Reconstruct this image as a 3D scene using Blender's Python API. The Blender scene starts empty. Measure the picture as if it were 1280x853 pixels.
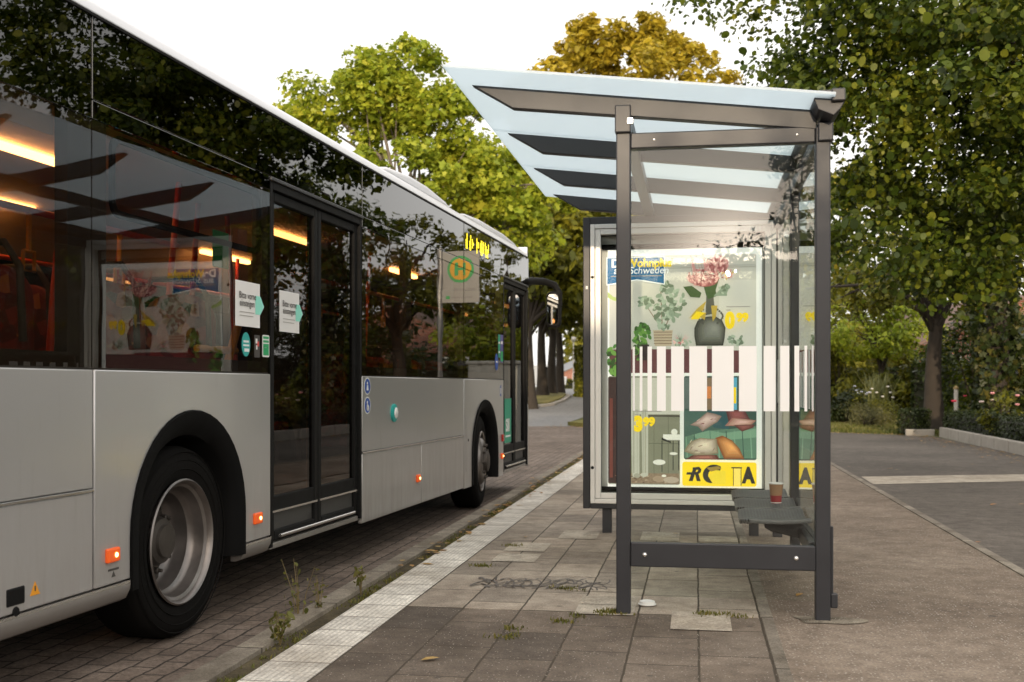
import bpy, bmesh, math, random
import numpy as np
from mathutils import Vector, Matrix

random.seed(7)
PI = math.pi
C = bpy.context.scene.collection
SC = bpy.context.scene

# ------------------------------------------------------------------ materials
MATS = {}
def new_mat(name):
    m = bpy.data.materials.new(name); m.use_nodes = True
    nt = m.node_tree; nt.nodes.clear()
    return m, nt, nt.nodes, nt.links

def nd(nt, typ, **kw):
    n = nt.nodes.new(typ)
    for k, v in kw.items():
        if k in n.inputs: n.inputs[k].default_value = v
        else: setattr(n, k, v)
    return n

def rgba(c): return (c[0], c[1], c[2], 1.0)

def plain(name, col, rough=0.5, metal=0.0, var=0.12, scale=6.0, bump=0.0, bscale=60.0, coat=0.0, spec=0.5, emit=None, estr=0.0, glow=0.0):
    """Principled with noise-driven tone variation, optional bump, coat, emission."""
    if name in MATS: return MATS[name]
    m, nt, N, L = new_mat(name)
    out = nd(nt, 'ShaderNodeOutputMaterial'); p = nd(nt, 'ShaderNodeBsdfPrincipled')
    tc = nd(nt, 'ShaderNodeTexCoord')
    no = nd(nt, 'ShaderNodeTexNoise'); no.inputs['Scale'].default_value = scale; no.inputs['Detail'].default_value = 6
    L.new(tc.outputs['Object'], no.inputs['Vector'])
    mx = nd(nt, 'ShaderNodeMix', data_type='RGBA')
    lo = [max(0, c*(1-var)) for c in col]; hi = [min(1, c*(1+var)) for c in col]
    mx.inputs[6].default_value = rgba(lo); mx.inputs[7].default_value = rgba(hi)
    L.new(no.outputs['Fac'], mx.inputs[0])
    L.new(mx.outputs[2], p.inputs['Base Color'])
    p.inputs['Metallic'].default_value = metal
    p.inputs['Specular IOR Level'].default_value = spec
    p.inputs['Coat Weight'].default_value = coat
    p.inputs['Coat Roughness'].default_value = 0.06
    mr = nd(nt, 'ShaderNodeMapRange'); mr.inputs['To Min'].default_value = max(0.02, rough*0.85); mr.inputs['To Max'].default_value = min(1, rough*1.15)
    L.new(no.outputs['Fac'], mr.inputs['Value']); L.new(mr.outputs['Result'], p.inputs['Roughness'])
    if bump > 0:
        nb = nd(nt, 'ShaderNodeTexNoise'); nb.inputs['Scale'].default_value = bscale; nb.inputs['Detail'].default_value = 4
        L.new(tc.outputs['Object'], nb.inputs['Vector'])
        b = nd(nt, 'ShaderNodeBump'); b.inputs['Strength'].default_value = bump; b.inputs['Distance'].default_value = 0.01
        L.new(nb.outputs['Fac'], b.inputs['Height']); L.new(b.outputs['Normal'], p.inputs['Normal'])
    if glow > 0:
        L.new(mx.outputs[2], p.inputs['Emission Color']); p.inputs['Emission Strength'].default_value = glow
    if emit:
        p.inputs['Emission Color'].default_value = rgba(emit); p.inputs['Emission Strength'].default_value = estr
    L.new(p.outputs[0], out.inputs['Surface'])
    MATS[name] = m
    return m

def glass(name, tint, refl=1.0, wobble=0.0, wscale=1.5, ior=1.5, dirt=0.0):
    """Thin pane: tinted see-through plus fresnel mirror on the outer face."""
    if name in MATS: return MATS[name]
    m, nt, N, L = new_mat(name)
    out = nd(nt, 'ShaderNodeOutputMaterial')
    tr = nd(nt, 'ShaderNodeBsdfTransparent'); tr.inputs[0].default_value = rgba(tint)
    gl = nd(nt, 'ShaderNodeBsdfGlossy'); gl.inputs['Roughness'].default_value = 0.0; gl.inputs['Color'].default_value = (refl, refl, refl, 1)
    fr = nd(nt, 'ShaderNodeFresnel'); fr.inputs['IOR'].default_value = ior
    ge = nd(nt, 'ShaderNodeNewGeometry')
    inv = nd(nt, 'ShaderNodeMath', operation='SUBTRACT'); inv.inputs[0].default_value = 1.0
    L.new(ge.outputs['Backfacing'], inv.inputs[1])
    mu = nd(nt, 'ShaderNodeMath', operation='MULTIPLY'); L.new(fr.outputs[0], mu.inputs[0]); L.new(inv.outputs[0], mu.inputs[1])
    mi = nd(nt, 'ShaderNodeMixShader'); L.new(mu.outputs[0], mi.inputs[0]); L.new(tr.outputs[0], mi.inputs[1]); L.new(gl.outputs[0], mi.inputs[2])
    if wobble > 0:
        tc = nd(nt, 'ShaderNodeTexCoord'); no = nd(nt, 'ShaderNodeTexNoise'); no.inputs['Scale'].default_value = wscale; no.inputs['Detail'].default_value = 1.5
        L.new(tc.outputs['Object'], no.inputs['Vector'])
        b = nd(nt, 'ShaderNodeBump'); b.inputs['Strength'].default_value = 1.0; b.inputs['Distance'].default_value = wobble
        L.new(no.outputs['Fac'], b.inputs['Height']); L.new(b.outputs['Normal'], gl.inputs['Normal']); 
    last = mi
    if dirt > 0:
        tc2 = nd(nt, 'ShaderNodeTexCoord'); n2 = nd(nt, 'ShaderNodeTexNoise'); n2.inputs['Scale'].default_value = 2.2; n2.inputs['Detail'].default_value = 8; n2.inputs['Roughness'].default_value = 0.7
        L.new(tc2.outputs['Object'], n2.inputs['Vector'])
        mr = nd(nt, 'ShaderNodeMapRange'); mr.inputs['From Min'].default_value = 0.4; mr.inputs['From Max'].default_value = 0.75; mr.inputs['To Min'].default_value = dirt*0.3; mr.inputs['To Max'].default_value = dirt
        L.new(n2.outputs['Fac'], mr.inputs['Value'])
        df = nd(nt, 'ShaderNodeBsdfDiffuse'); df.inputs[0].default_value = (0.5, 0.47, 0.42, 1)
        m2 = nd(nt, 'ShaderNodeMixShader'); L.new(mr.outputs[0], m2.inputs[0]); L.new(mi.outputs[0], m2.inputs[1]); L.new(df.outputs[0], m2.inputs[2])
        last = m2
    L.new(last.outputs[0], out.inputs['Surface'])
    MATS[name] = m
    return m

def leaf_mat(name, cols, transl=0.35, rough=0.5, clump=0.5):
    """Foliage: colour differs from leaf to leaf and in soft clumps."""
    m, nt, N, L = new_mat(name)
    out = nd(nt, 'ShaderNodeOutputMaterial'); ge = nd(nt, 'ShaderNodeNewGeometry')
    tc = nd(nt, 'ShaderNodeTexCoord'); no = nd(nt, 'ShaderNodeTexNoise'); no.inputs['Scale'].default_value = clump; no.inputs['Detail'].default_value = 2
    L.new(tc.outputs['Object'], no.inputs['Vector'])
    a = nd(nt, 'ShaderNodeMath', operation='MULTIPLY_ADD'); a.inputs[1].default_value = 0.6
    mr = nd(nt, 'ShaderNodeMapRange'); mr.inputs['From Min'].default_value = 0.3; mr.inputs['From Max'].default_value = 0.7; mr.inputs['To Max'].default_value = 0.4
    L.new(no.outputs['Fac'], mr.inputs['Value'])
    L.new(ge.outputs['Random Per Island'], a.inputs[0]); L.new(mr.outputs[0], a.inputs[2])
    cr = nd(nt, 'ShaderNodeValToRGB'); el = cr.color_ramp.elements
    while len(el) < len(cols): el.new(0.5)
    for i, c in enumerate(cols):
        el[i].position = i/(len(cols)-1); el[i].color = rgba(c)
    L.new(a.outputs[0], cr.inputs[0])
    p = nd(nt, 'ShaderNodeBsdfPrincipled'); p.inputs['Roughness'].default_value = rough; p.inputs['Specular IOR Level'].default_value = 0.3
    t = nd(nt, 'ShaderNodeBsdfTranslucent')
    L.new(cr.outputs[0], p.inputs['Base Color']); L.new(cr.outputs[0], t.inputs[0])
    mi = nd(nt, 'ShaderNodeMixShader'); mi.inputs[0].default_value = transl
    L.new(p.outputs[0], mi.inputs[1]); L.new(t.outputs[0], mi.inputs[2]); L.new(mi.outputs[0], out.inputs['Surface'])
    MATS[name] = m
    return m

def ground_mat(name, c1, c2, c3, big=0.6, fine=90.0, rough=0.85, bump=0.35, speck=None, bricks=None, mortar=(0.05,0.045,0.035), bmort=0.006, rot=0.0, tone=0.35, joint_bump=0.6, ribs=False, wob=0.0, mottle=0.9, gum=None):
    """Mineral ground: big stains, mid tone, fine grain, optional bond of slabs or pavers."""
    m, nt, N, L = new_mat(name)
    out = nd(nt, 'ShaderNodeOutputMaterial'); p = nd(nt, 'ShaderNodeBsdfPrincipled'); tc = nd(nt, 'ShaderNodeTexCoord')
    V = tc.outputs['Object']
    nb = nd(nt, 'ShaderNodeTexNoise'); nb.inputs['Scale'].default_value = big; nb.inputs['Detail'].default_value = 7; nb.inputs['Roughness'].default_value = 0.62; L.new(V, nb.inputs['Vector'])
    nf = nd(nt, 'ShaderNodeTexNoise'); nf.inputs['Scale'].default_value = fine; nf.inputs['Detail'].default_value = 5; nf.inputs['Roughness'].default_value = 0.7; L.new(V, nf.inputs['Vector'])
    cr = nd(nt, 'ShaderNodeValToRGB'); el = cr.color_ramp.elements
    el[0].position = 0.34; el[0].color = rgba(c1); el[1].position = 0.66; el[1].color = rgba(c3)
    e = el.new(0.5); e.color = rgba(c2)
    L.new(nb.outputs['Fac'], cr.inputs[0])
    col = cr.outputs[0]
    def mul(a, b, f):
        x = nd(nt, 'ShaderNodeMix', data_type='RGBA', blend_type='MULTIPLY'); x.inputs[0].default_value = f
        L.new(a, x.inputs[6]); L.new(b, x.inputs[7]); return x.outputs[2]
    g = nd(nt, 'ShaderNodeValToRGB'); g.color_ramp.elements[0].position = 0.3; g.color_ramp.elements[0].color = (0.45,0.45,0.45,1); g.color_ramp.elements[1].position = 0.72; g.color_ramp.elements[1].color = (1.5,1.48,1.42,1)
    L.new(nf.outputs['Fac'], g.inputs[0]); col = mul(col, g.outputs[0], 0.8)
    nm = nd(nt,'ShaderNodeTexNoise'); nm.inputs['Scale'].default_value = 7.0; nm.inputs['Detail'].default_value = 8; nm.inputs['Roughness'].default_value = 0.75; L.new(V,nm.inputs['Vector'])
    gm_ = nd(nt,'ShaderNodeValToRGB'); gm_.color_ramp.elements[0].position = 0.36; gm_.color_ramp.elements[0].color = (0.66,0.64,0.62,1); gm_.color_ramp.elements[1].position = 0.64; gm_.color_ramp.elements[1].color = (1.22,1.22,1.2,1)
    L.new(nm.outputs['Fac'],gm_.inputs[0]); col = mul(col, gm_.outputs[0], mottle)
    hgt = nf.outputs['Fac']
    if bricks:
        w, h, off = bricks
        mp = nd(nt, 'ShaderNodeMapping'); mp.inputs['Rotation'].default_value = (0, 0, rot); 
        src = V
        if wob > 0:
            wn = nd(nt, 'ShaderNodeTexNoise'); wn.inputs['Scale'].default_value = 9.0; L.new(V, wn.inputs['Vector'])
            wm = nd(nt, 'ShaderNodeMix', data_type='VECTOR'); 
            vs = nd(nt, 'ShaderNodeVectorMath', operation='SUBTRACT'); L.new(wn.outputs['Color'], vs.inputs[0]); vs.inputs[1].default_value = (0.5,0.5,0.5)
            vm = nd(nt, 'ShaderNodeVectorMath', operation='SCALE'); L.new(vs.outputs[0], vm.inputs[0]); vm.inputs['Scale'].default_value = wob
            va = nd(nt, 'ShaderNodeVectorMath', operation='ADD'); L.new(V, va.inputs[0]); L.new(vm.outputs[0], va.inputs[1]); src = va.outputs[0]
        L.new(src, mp.inputs['Vector'])
        b = nd(nt, 'ShaderNodeTexBrick'); b.inputs['Scale'].default_value = 1.0; b.inputs['Brick Width'].default_value = w; b.inputs['Row Height'].default_value = h
        b.inputs['Mortar Size'].default_value = bmort; b.inputs['Mortar Smooth'].default_value = 0.4; b.offset = off
        b.inputs['Color1'].default_value = (1-tone,)*3 + (1,); b.inputs['Color2'].default_value = (1+tone*0.6, 1+tone*0.57, 1+tone*0.5, 1); b.inputs['Mortar'].default_value = (1,1,1,1)
        L.new(mp.outputs[0], b.inputs['Vector'])
        col = mul(col, b.outputs['Color'], 1.0)
        mx = nd(nt, 'ShaderNodeMix', data_type='RGBA'); L.new(b.outputs['Fac'], mx.inputs[0]); L.new(col, mx.inputs[6]); mx.inputs[7].default_value = rgba(mortar); col = mx.outputs[2]
        hm = nd(nt, 'ShaderNodeMath', operation='MULTIPLY_ADD'); hm.inputs[1].default_value = -joint_bump*2; L.new(b.outputs['Fac'], hm.inputs[0]); L.new(nf.outputs['Fac'], hm.inputs[2]); hgt = hm.outputs[0]
    if ribs:
        wv = nd(nt, 'ShaderNodeTexWave', wave_type='BANDS', bands_direction='X'); wv.inputs['Scale'].default_value = 12.0; L.new(V, wv.inputs['Vector'])
        dk = nd(nt, 'ShaderNodeValToRGB'); dk.color_ramp.elements[0].color = (0.74,0.72,0.69,1); dk.color_ramp.elements[1].position = 0.45; dk.color_ramp.elements[1].color = (1,1,1,1)
        L.new(wv.outputs['Fac'], dk.inputs[0]); col = mul(col, dk.outputs[0], 0.9)
    if speck:
        vo = nd(nt, 'ShaderNodeTexVoronoi'); vo.inputs['Scale'].default_value = speck[0]; L.new(V, vo.inputs['Vector'])
        lt = nd(nt, 'ShaderNodeMath', operation='LESS_THAN'); lt.inputs[1].default_value = speck[1]; L.new(vo.outputs['Distance'], lt.inputs[0])
        sep = nd(nt, 'ShaderNodeSeparateColor'); L.new(vo.outputs['Color'], sep.inputs[0])
        gt = nd(nt, 'ShaderNodeMath', operation='GREATER_THAN'); gt.inputs[1].default_value = 0.55; L.new(sep.outputs[0], gt.inputs[0])
        mm = nd(nt, 'ShaderNodeMath', operation='MULTIPLY'); L.new(lt.outputs[0], mm.inputs[0]); L.new(gt.outputs[0], mm.inputs[1])
        mx = nd(nt, 'ShaderNodeMix', data_type='RGBA'); L.new(mm.outputs[0], mx.inputs[0]); L.new(col, mx.inputs[6]); mx.inputs[7].default_value = rgba(speck[2]); col = mx.outputs[2]
    if gum:
        vg = nd(nt,'ShaderNodeTexVoronoi'); vg.inputs['Scale'].default_value = gum[0]; vg.inputs['Randomness'].default_value = 1.0; L.new(V,vg.inputs['Vector'])
        rg_ = nd(nt,'ShaderNodeMapRange'); rg_.inputs['From Min'].default_value = gum[1]; rg_.inputs['From Max'].default_value = gum[1]*0.55; L.new(vg.outputs['Distance'],rg_.inputs['Value'])
        sg2 = nd(nt,'ShaderNodeSeparateColor'); L.new(vg.outputs['Color'],sg2.inputs[0])
        g2 = nd(nt,'ShaderNodeMath',operation='GREATER_THAN'); g2.inputs[1].default_value = 0.62; L.new(sg2.outputs[1],g2.inputs[0])
        m3 = nd(nt,'ShaderNodeMath',operation='MULTIPLY'); L.new(rg_.outputs[0],m3.inputs[0]); L.new(g2.outputs[0],m3.inputs[1])
        m4 = nd(nt,'ShaderNodeMath',operation='MULTIPLY'); m4.inputs[1].default_value = 0.6; L.new(m3.outputs[0],m4.inputs[0])
        mx = nd(nt,'ShaderNodeMix',data_type='RGBA'); L.new(m4.outputs[0],mx.inputs[0]); L.new(col,mx.inputs[6]); mx.inputs[7].default_value = (0.05,0.042,0.036,1); col = mx.outputs[2]
    L.new(col, p.inputs['Base Color']); p.inputs['Roughness'].default_value = rough; p.inputs['Specular IOR Level'].default_value = 0.35
    bm_ = nd(nt, 'ShaderNodeBump'); bm_.inputs['Strength'].default_value = bump; bm_.inputs['Distance'].default_value = 0.008
    L.new(hgt, bm_.inputs['Height']); L.new(bm_.outputs[0], p.inputs['Normal'])
    L.new(p.outputs[0], out.inputs['Surface'])
    MATS[name] = m
    return m

# ------------------------------------------------------------------ mesh building
class MB:
    """Collects boxes, prisms, tubes and lathes; build() links them as one mesh object."""
    def __init__(self): self.v = []; self.f = []; self.mi = []; self.mats = []
    def mat(self, m):
        if m is None: return 0
        if m not in self.mats: self.mats.append(m)
        return self.mats.index(m)
    def add(self, vs, fs, m=None):
        o = len(self.v); self.v += [tuple(v) for v in vs]; k = self.mat(m)
        for f in fs: self.f.append(tuple(i+o for i in f)); self.mi.append(k)
        return self
    def box(self, x0, x1, y0, y1, z0, z1, m=None):
        if x0 > x1: x0, x1 = x1, x0
        if y0 > y1: y0, y1 = y1, y0
        if z0 > z1: z0, z1 = z1, z0
        v = [(x0,y0,z0),(x1,y0,z0),(x1,y1,z0),(x0,y1,z0),(x0,y0,z1),(x1,y0,z1),(x1,y1,z1),(x0,y1,z1)]
        return self.add(v, [(0,3,2,1),(4,5,6,7),(0,1,5,4),(1,2,6,5),(2,3,7,6),(3,0,4,7)], m)
    def prism(self, poly, axis, a0, a1, m=None):
        """poly: 2-D outline; axis 'x' takes (y,z), 'y' takes (x,z), 'z' takes (x,y)."""
        def P(p, a):
            return (a, p[0], p[1]) if axis == 'x' else ((p[0], a, p[1]) if axis == 'y' else (p[0], p[1], a))
        area = sum(poly[i][0]*poly[(i+1)%len(poly)][1]-poly[(i+1)%len(poly)][0]*poly[i][1] for i in range(len(poly)))
        if (area < 0) != (axis == 'y'): poly = poly[::-1]
        n = len(poly); a0, a1 = min(a0,a1), max(a0,a1)
        v = [P(p, a0) for p in poly] + [P(p, a1) for p in poly]
        f = [tuple(range(n-1,-1,-1)), tuple(range(n, 2*n))] + [(i, (i+1)%n, n+(i+1)%n, n+i) for i in range(n)]
        return self.add(v, f, m)
    def tube(self, pts, r, n=8, m=None, cap=True):
        pts = [Vector(p) for p in pts]; R = r if isinstance(r, (list, tuple)) else [r]*len(pts)
        vs = []; up = None
        for i, p in enumerate(pts):
            d = (pts[min(i+1,len(pts)-1)] - pts[max(i-1,0)]).normalized()
            if up is None:
                up = Vector((0,0,1)) if abs(d.z) < 0.9 else Vector((1,0,0))
            a = d.cross(up); a = a.normalized() if a.length > 1e-6 else d.orthogonal().normalized()
            b = d.cross(a).normalized(); up = -b if up.dot(-b) > 0 else b
            b = up; a = d.cross(b).normalized()
            for k in range(n):
                t = 2*PI*k/n; vs.append(p + a*math.cos(t)*R[i] + b*math.sin(t)*R[i])
        fs = []
        for i in range(len(pts)-1):
            for k in range(n):
                fs.append((i*n+k, i*n+(k+1)%n, (i+1)*n+(k+1)%n, (i+1)*n+k))
        if cap:
            fs.append(tuple(range(n-1,-1,-1))); fs.append(tuple((len(pts)-1)*n+k for k in range(n)))
        return self.add(vs, fs, m)
    def lathe(self, prof, axis='z', c=(0,0,0), n=32, m=None, close=False):
        """prof: (radius, height) pairs turned about an axis through c."""
        vs = []; 
        for (r, h) in prof:
            for k in range(n):
                t = 2*PI*k/n; x, y = r*math.cos(t), r*math.sin(t)
                q = (x, y, h) if axis == 'z' else ((h, x, y) if axis == 'x' else (y, h, x))
                vs.append((c[0]+q[0], c[1]+q[1], c[2]+q[2]))
        fs = []
        for i in range(len(prof)-1):
            for k in range(n): fs.append((i*n+k, i*n+(k+1)%n, (i+1)*n+(k+1)%n, (i+1)*n+k))
        if prof[0][0] > 1e-5 and close: fs.append(tuple(range(n-1,-1,-1)))
        if prof[-1][0] > 1e-5 and close: fs.append(tuple((len(prof)-1)*n+k for k in range(n)))
        return self.add(vs, fs, m)
    def ngon(self, pts, m=None): return self.add(pts, [tuple(range(len(pts)))], m)
    def build(self, name, m=None, parent=None, bevel=0.0, smooth=None, seg=2, fix=True):
        me = bpy.data.meshes.new(name); me.from_pydata(self.v, [], self.f)
        if self.mats:
            for q in self.mats: me.materials.append(q)
            me.polygons.foreach_set('material_index', self.mi)
        elif m: me.materials.append(m)
        if fix:
            bm = bmesh.new(); bm.from_mesh(me); bmesh.ops.recalc_face_normals(bm, faces=bm.faces); bm.to_mesh(me); bm.free()
        if smooth:
            me.polygons.foreach_set('use_smooth', [True]*len(me.polygons)); me.set_sharp_from_angle(angle=math.radians(smooth))
        me.update()
        o = bpy.data.objects.new(name, me); C.objects.link(o)
        if parent: o.parent = parent
        if bevel > 0:
            b = o.modifiers.new('bevel', 'BEVEL'); b.width = bevel; b.segments = seg; b.limit_method = 'ANGLE'; b.angle_limit = math.radians(40)
        return o

def tag(o, label=None, cat=None, group=None, kind=None):
    if label: o['label'] = label
    if cat: o['category'] = cat
    if group: o['group'] = group
    if kind: o['kind'] = kind
    return o

def thing(name, label, cat, loc=(0,0,0), rz=0.0, group=None):
    o = bpy.data.objects.new(name, None); C.objects.link(o); o.empty_display_size = 0.2
    o.location = loc; o.rotation_euler = (0,0,rz)
    return tag(o, label, cat, group)

def copy_thing(root, loc=None, rz=None, label=None):
    r = root.copy(); C.objects.link(r)
    if loc is not None: r.location = loc
    if rz is not None: r.rotation_euler = (0,0,rz)
    if label: r['label'] = label
    for ch in list(root.children):
        c = ch.copy(); C.objects.link(c); c.parent = r
        for g in list(ch.children):
            d = g.copy(); C.objects.link(d); d.parent = c
    return r

def copy_part(part, parent, loc):
    c = part.copy(); C.objects.link(c); c.parent = parent; c.location = loc
    for g in list(part.children):
        d = g.copy(); C.objects.link(d); d.parent = c
    return c

def text_geo(s, size, bold=0.0, shear=0.0, align='LEFT', sx=1.0):
    cu = bpy.data.curves.new('lettering', 'FONT'); cu.body = s; cu.size = size; cu.offset = bold; cu.shear = shear; cu.align_x = align; cu.fill_mode = 'FRONT'
    o = bpy.data.objects.new('lettering', cu); C.objects.link(o)
    bpy.context.view_layer.update()
    me = bpy.data.meshes.new_from_object(o.evaluated_get(bpy.context.evaluated_depsgraph_get()))
    vs = [(v.co.x*sx, v.co.y) for v in me.vertices]; fs = [tuple(p.vertices) for p in me.polygons]
    bpy.data.objects.remove(o); bpy.data.meshes.remove(me)
    return vs, fs

def rounded(x0, x1, y0, y1, r, n=5):
    pts = []
    for cx, cy, a in ((x1-r,y1-r,0),(x0+r,y1-r,90),(x0+r,y0+r,180),(x1-r,y0+r,270)):
        for k in range(n+1):
            t = math.radians(a+90*k/n); pts.append((cx+r*math.cos(t), cy+r*math.sin(t)))
    return pts

def ell(cx, cy, rx, ry, n=24, rot=0.0):
    out = []
    for k in range(n):
        t = 2*PI*k/n; x, y = rx*math.cos(t), ry*math.sin(t)
        out.append((cx+x*math.cos(rot)-y*math.sin(rot), cy+x*math.sin(rot)+y*math.cos(rot)))
    return out

# ------------------------------------------------------------------ frames of the place
PHI = math.radians(12.329)            # heading of the bus
TH = math.radians(9.33)               # heading of the kerb and the shelter
RX, RY = 1.488, 5.37                  # back corner post of the shelter
E1 = (math.sin(TH), math.cos(TH)); E2 = (-math.cos(TH), math.sin(TH))
def ab(a, b): return (RX + a*E1[0] + b*E2[0], RY + a*E1[1] + b*E2[1])
def smooth01(x): x = min(1, max(0, x)); return x*x*(3-2*x)
def rise(y):                           # the land climbs gently beyond the bus bay
    return 0.72*smooth01((y-34)/26) + 0.30*smooth01((y-60)/30)

# ------------------------------------------------------------------ materials in use
M = {}
M['anthracite'] = plain('anthracite_paint', (0.029,0.030,0.035), 0.42, 0.1, 0.28, 5.0, 0.05, 300, spec=0.5)
def bus_paint(name, col, rough, metal, coat):
    m, nt, N, L = new_mat(name); out = nd(nt,'ShaderNodeOutputMaterial'); p = nd(nt,'ShaderNodeBsdfPrincipled'); tc = nd(nt,'ShaderNodeTexCoord')
    sx = nd(nt,'ShaderNodeSeparateXYZ'); L.new(tc.outputs['Object'],sx.inputs[0])
    mp = nd(nt,'ShaderNodeMapping'); mp.inputs['Scale'].default_value = (1,5.0,0.7); L.new(tc.outputs['Object'],mp.inputs['Vector'])
    n1 = nd(nt,'ShaderNodeTexNoise'); n1.inputs['Scale'].default_value = 2.4; n1.inputs['Detail'].default_value = 8; n1.inputs['Roughness'].default_value = 0.65; L.new(mp.outputs[0],n1.inputs['Vector'])
    n2 = nd(nt,'ShaderNodeTexNoise'); n2.inputs['Scale'].default_value = 1.1; n2.inputs['Detail'].default_value = 2; L.new(tc.outputs['Object'],n2.inputs['Vector'])
    zr = nd(nt,'ShaderNodeMapRange'); zr.inputs['From Min'].default_value = 0.95; zr.inputs['From Max'].default_value = 0.25; L.new(sx.outputs['Z'],zr.inputs['Value'])
    ml = nd(nt,'ShaderNodeMath',operation='MULTIPLY'); L.new(zr.outputs[0],ml.inputs[0]); L.new(n1.outputs['Fac'],ml.inputs[1])
    ad0 = nd(nt,'ShaderNodeMapRange'); ad0.inputs['From Min'].default_value = 0.60; ad0.inputs['From Max'].default_value = 0.85; ad0.inputs['To Max'].default_value = 0.22; L.new(n1.outputs['Fac'],ad0.inputs['Value'])
    sm = nd(nt,'ShaderNodeMath',operation='ADD'); L.new(ml.outputs[0],sm.inputs[0]); L.new(ad0.outputs[0],sm.inputs[1])
    c = nd(nt,'ShaderNodeMath',operation='MULTIPLY'); c.inputs[1].default_value = 1.0; c.use_clamp = True; L.new(sm.outputs[0],c.inputs[0])
    mx = nd(nt,'ShaderNodeMix',data_type='RGBA'); L.new(c.outputs[0],mx.inputs[0]); mx.inputs[6].default_value = rgba(col); mx.inputs[7].default_value = (0.20,0.165,0.13,1); L.new(mx.outputs[2],p.inputs['Base Color'])
    r = nd(nt,'ShaderNodeMapRange'); r.inputs['To Min'].default_value = rough; r.inputs['To Max'].default_value = 0.75; L.new(c.outputs[0],r.inputs['Value']); L.new(r.outputs[0],p.inputs['Roughness'])
    me = nd(nt,'ShaderNodeMapRange'); me.inputs['To Min'].default_value = metal; me.inputs['To Max'].default_value = 0.0; L.new(c.outputs[0],me.inputs['Value']); L.new(me.outputs[0],p.inputs['Metallic'])
    p.inputs['Coat Weight'].default_value = coat; p.inputs['Coat Roughness'].default_value = 0.08
    b = nd(nt,'ShaderNodeBump'); b.inputs['Strength'].default_value = 0.6; b.inputs['Distance'].default_value = 0.004; L.new(n2.outputs['Fac'],b.inputs['Height']); L.new(b.outputs[0],p.inputs['Normal']); L.new(b.outputs[0],p.inputs['Coat Normal'])
    L.new(p.outputs[0],out.inputs['Surface']); MATS[name] = m; return m
M['silver'] = bus_paint('silver_bus_paint', (0.47,0.467,0.465), 0.28, 0.5, 0.4)
M['silver_dull'] = plain('dull_skirt_paint', (0.30,0.28,0.26), 0.42, 0.4, 0.12, 3.0, coat=0.1)
M['trim'] = plain('bright_trim', (0.62,0.60,0.58), 0.25, 0.9, 0.05, 8)
M['roofwhite'] = plain('bus_roof_white', (0.62,0.64,0.68), 0.35, 0.0, 0.05, 2, coat=0.2)
M['rubber'] = plain('black_rubber', (0.009,0.009,0.009), 0.6, 0.0, 0.2, 12, 0.05, 90, spec=0.12)
M['arch'] = plain('arch_moulding', (0.0045,0.0045,0.0045), 0.75, 0.0, 0.2, 12, spec=0.10)
M['tyre'] = plain('tyre_rubber', (0.008,0.0075,0.007), 0.85, 0.0, 0.3, 9, 0.15, 60, spec=0.06)
M['gloss'] = glass('black_gloss_glass', (0.012,0.012,0.012), 1.0, 0.0009, 2.2, 1.75)
M['void'] = plain('dark_underbody', (0.010,0.010,0.010), 0.9, 0.0, 0.3, 4)
M['rim'] = plain('steel_rim', (0.21,0.19,0.178), 0.38, 0.85, 0.5, 7, 0.08, 40)
M['rimdark'] = plain('rusty_hub_steel', (0.07,0.06,0.052), 0.6, 0.5, 0.5, 14, 0.2, 40)
M['busglass'] = glass('tinted_bus_glass', (0.60,0.54,0.48), 1.0, 0.0009, 2.2, 1.55)
M['farglass'] = glass('deep_tinted_glass', (0.12,0.11,0.10), 1.0, 0.0, 2.2, 1.5)
M['doorglass'] = glass('door_glass', (0.42,0.37,0.33), 0.9, 0.0009, 2.0, 1.5)
M['clear'] = glass('clear_pane', (0.93,0.95,0.93), 1.0, 0.0005, 1.2, 1.50, 0.006)
M['caseglass'] = glass('case_pane', (0.95,0.96,0.95), 1.0, 0.0004, 1.0, 1.32)
M['ceiling'] = plain('interior_ceiling', (0.60,0.50,0.40), 0.5)
M['intdark'] = plain('interior_trim', (0.05,0.048,0.046), 0.6)
M['railred'] = plain('red_grab_rail', (0.75,0.07,0.025), 0.3)
M['railyellow'] = plain('yellow_grab_rail', (0.85,0.42,0.03), 0.3)
M['lamp'] = plain('ceiling_lamp', (1,0.8,0.5), 0.5, emit=(1.0,0.50,0.17), estr=14.0)
M['marker'] = plain('amber_marker', (0.75,0.12,0.02), 0.25, emit=(1.0,0.10,0.01), estr=0.15)
M['markerhot'] = plain('amber_bulb', (1,0.5,0.1), 0.3, emit=(1.0,0.55,0.16), estr=5.0)
M['redlens'] = plain('red_reflector', (0.35,0.03,0.02), 0.2)
M['paper'] = plain('white_paper', (0.80,0.79,0.77), 0.55, var=0.03)
M['ink'] = plain('black_ink', (0.06,0.055,0.05), 0.6)
M['inkgrey'] = plain('grey_ink', (0.35,0.33,0.31), 0.6)
M['mint'] = plain('mint_arrow', (0.30,0.78,0.64), 0.5, var=0.04)
M['teal'] = plain('teal_sticker', (0.02,0.36,0.33), 0.4)
M['green'] = plain('green_sticker', (0.02,0.36,0.13), 0.4)
M['doorgreen'] = plain('green_door_plate', (0.01,0.30,0.18), 0.4)
M['blue'] = plain('blue_sticker', (0.03,0.09,0.38), 0.4)
M['white'] = plain('white_print', (0.82,0.82,0.80), 0.5, var=0.03)
M['red'] = plain('red_print', (0.65,0.06,0.05), 0.5)
M['orange'] = plain('orange_print', (0.80,0.33,0.02), 0.5)
M['led'] = plain('yellow_led', (0.9,0.75,0.02), 0.5, emit=(1.0,0.80,0.02), estr=1.3)
M['roofglass'] = None
M['alu'] = plain('anodised_aluminium', (0.80,0.785,0.75), 0.36, 0.12, 0.05, 3)
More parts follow.
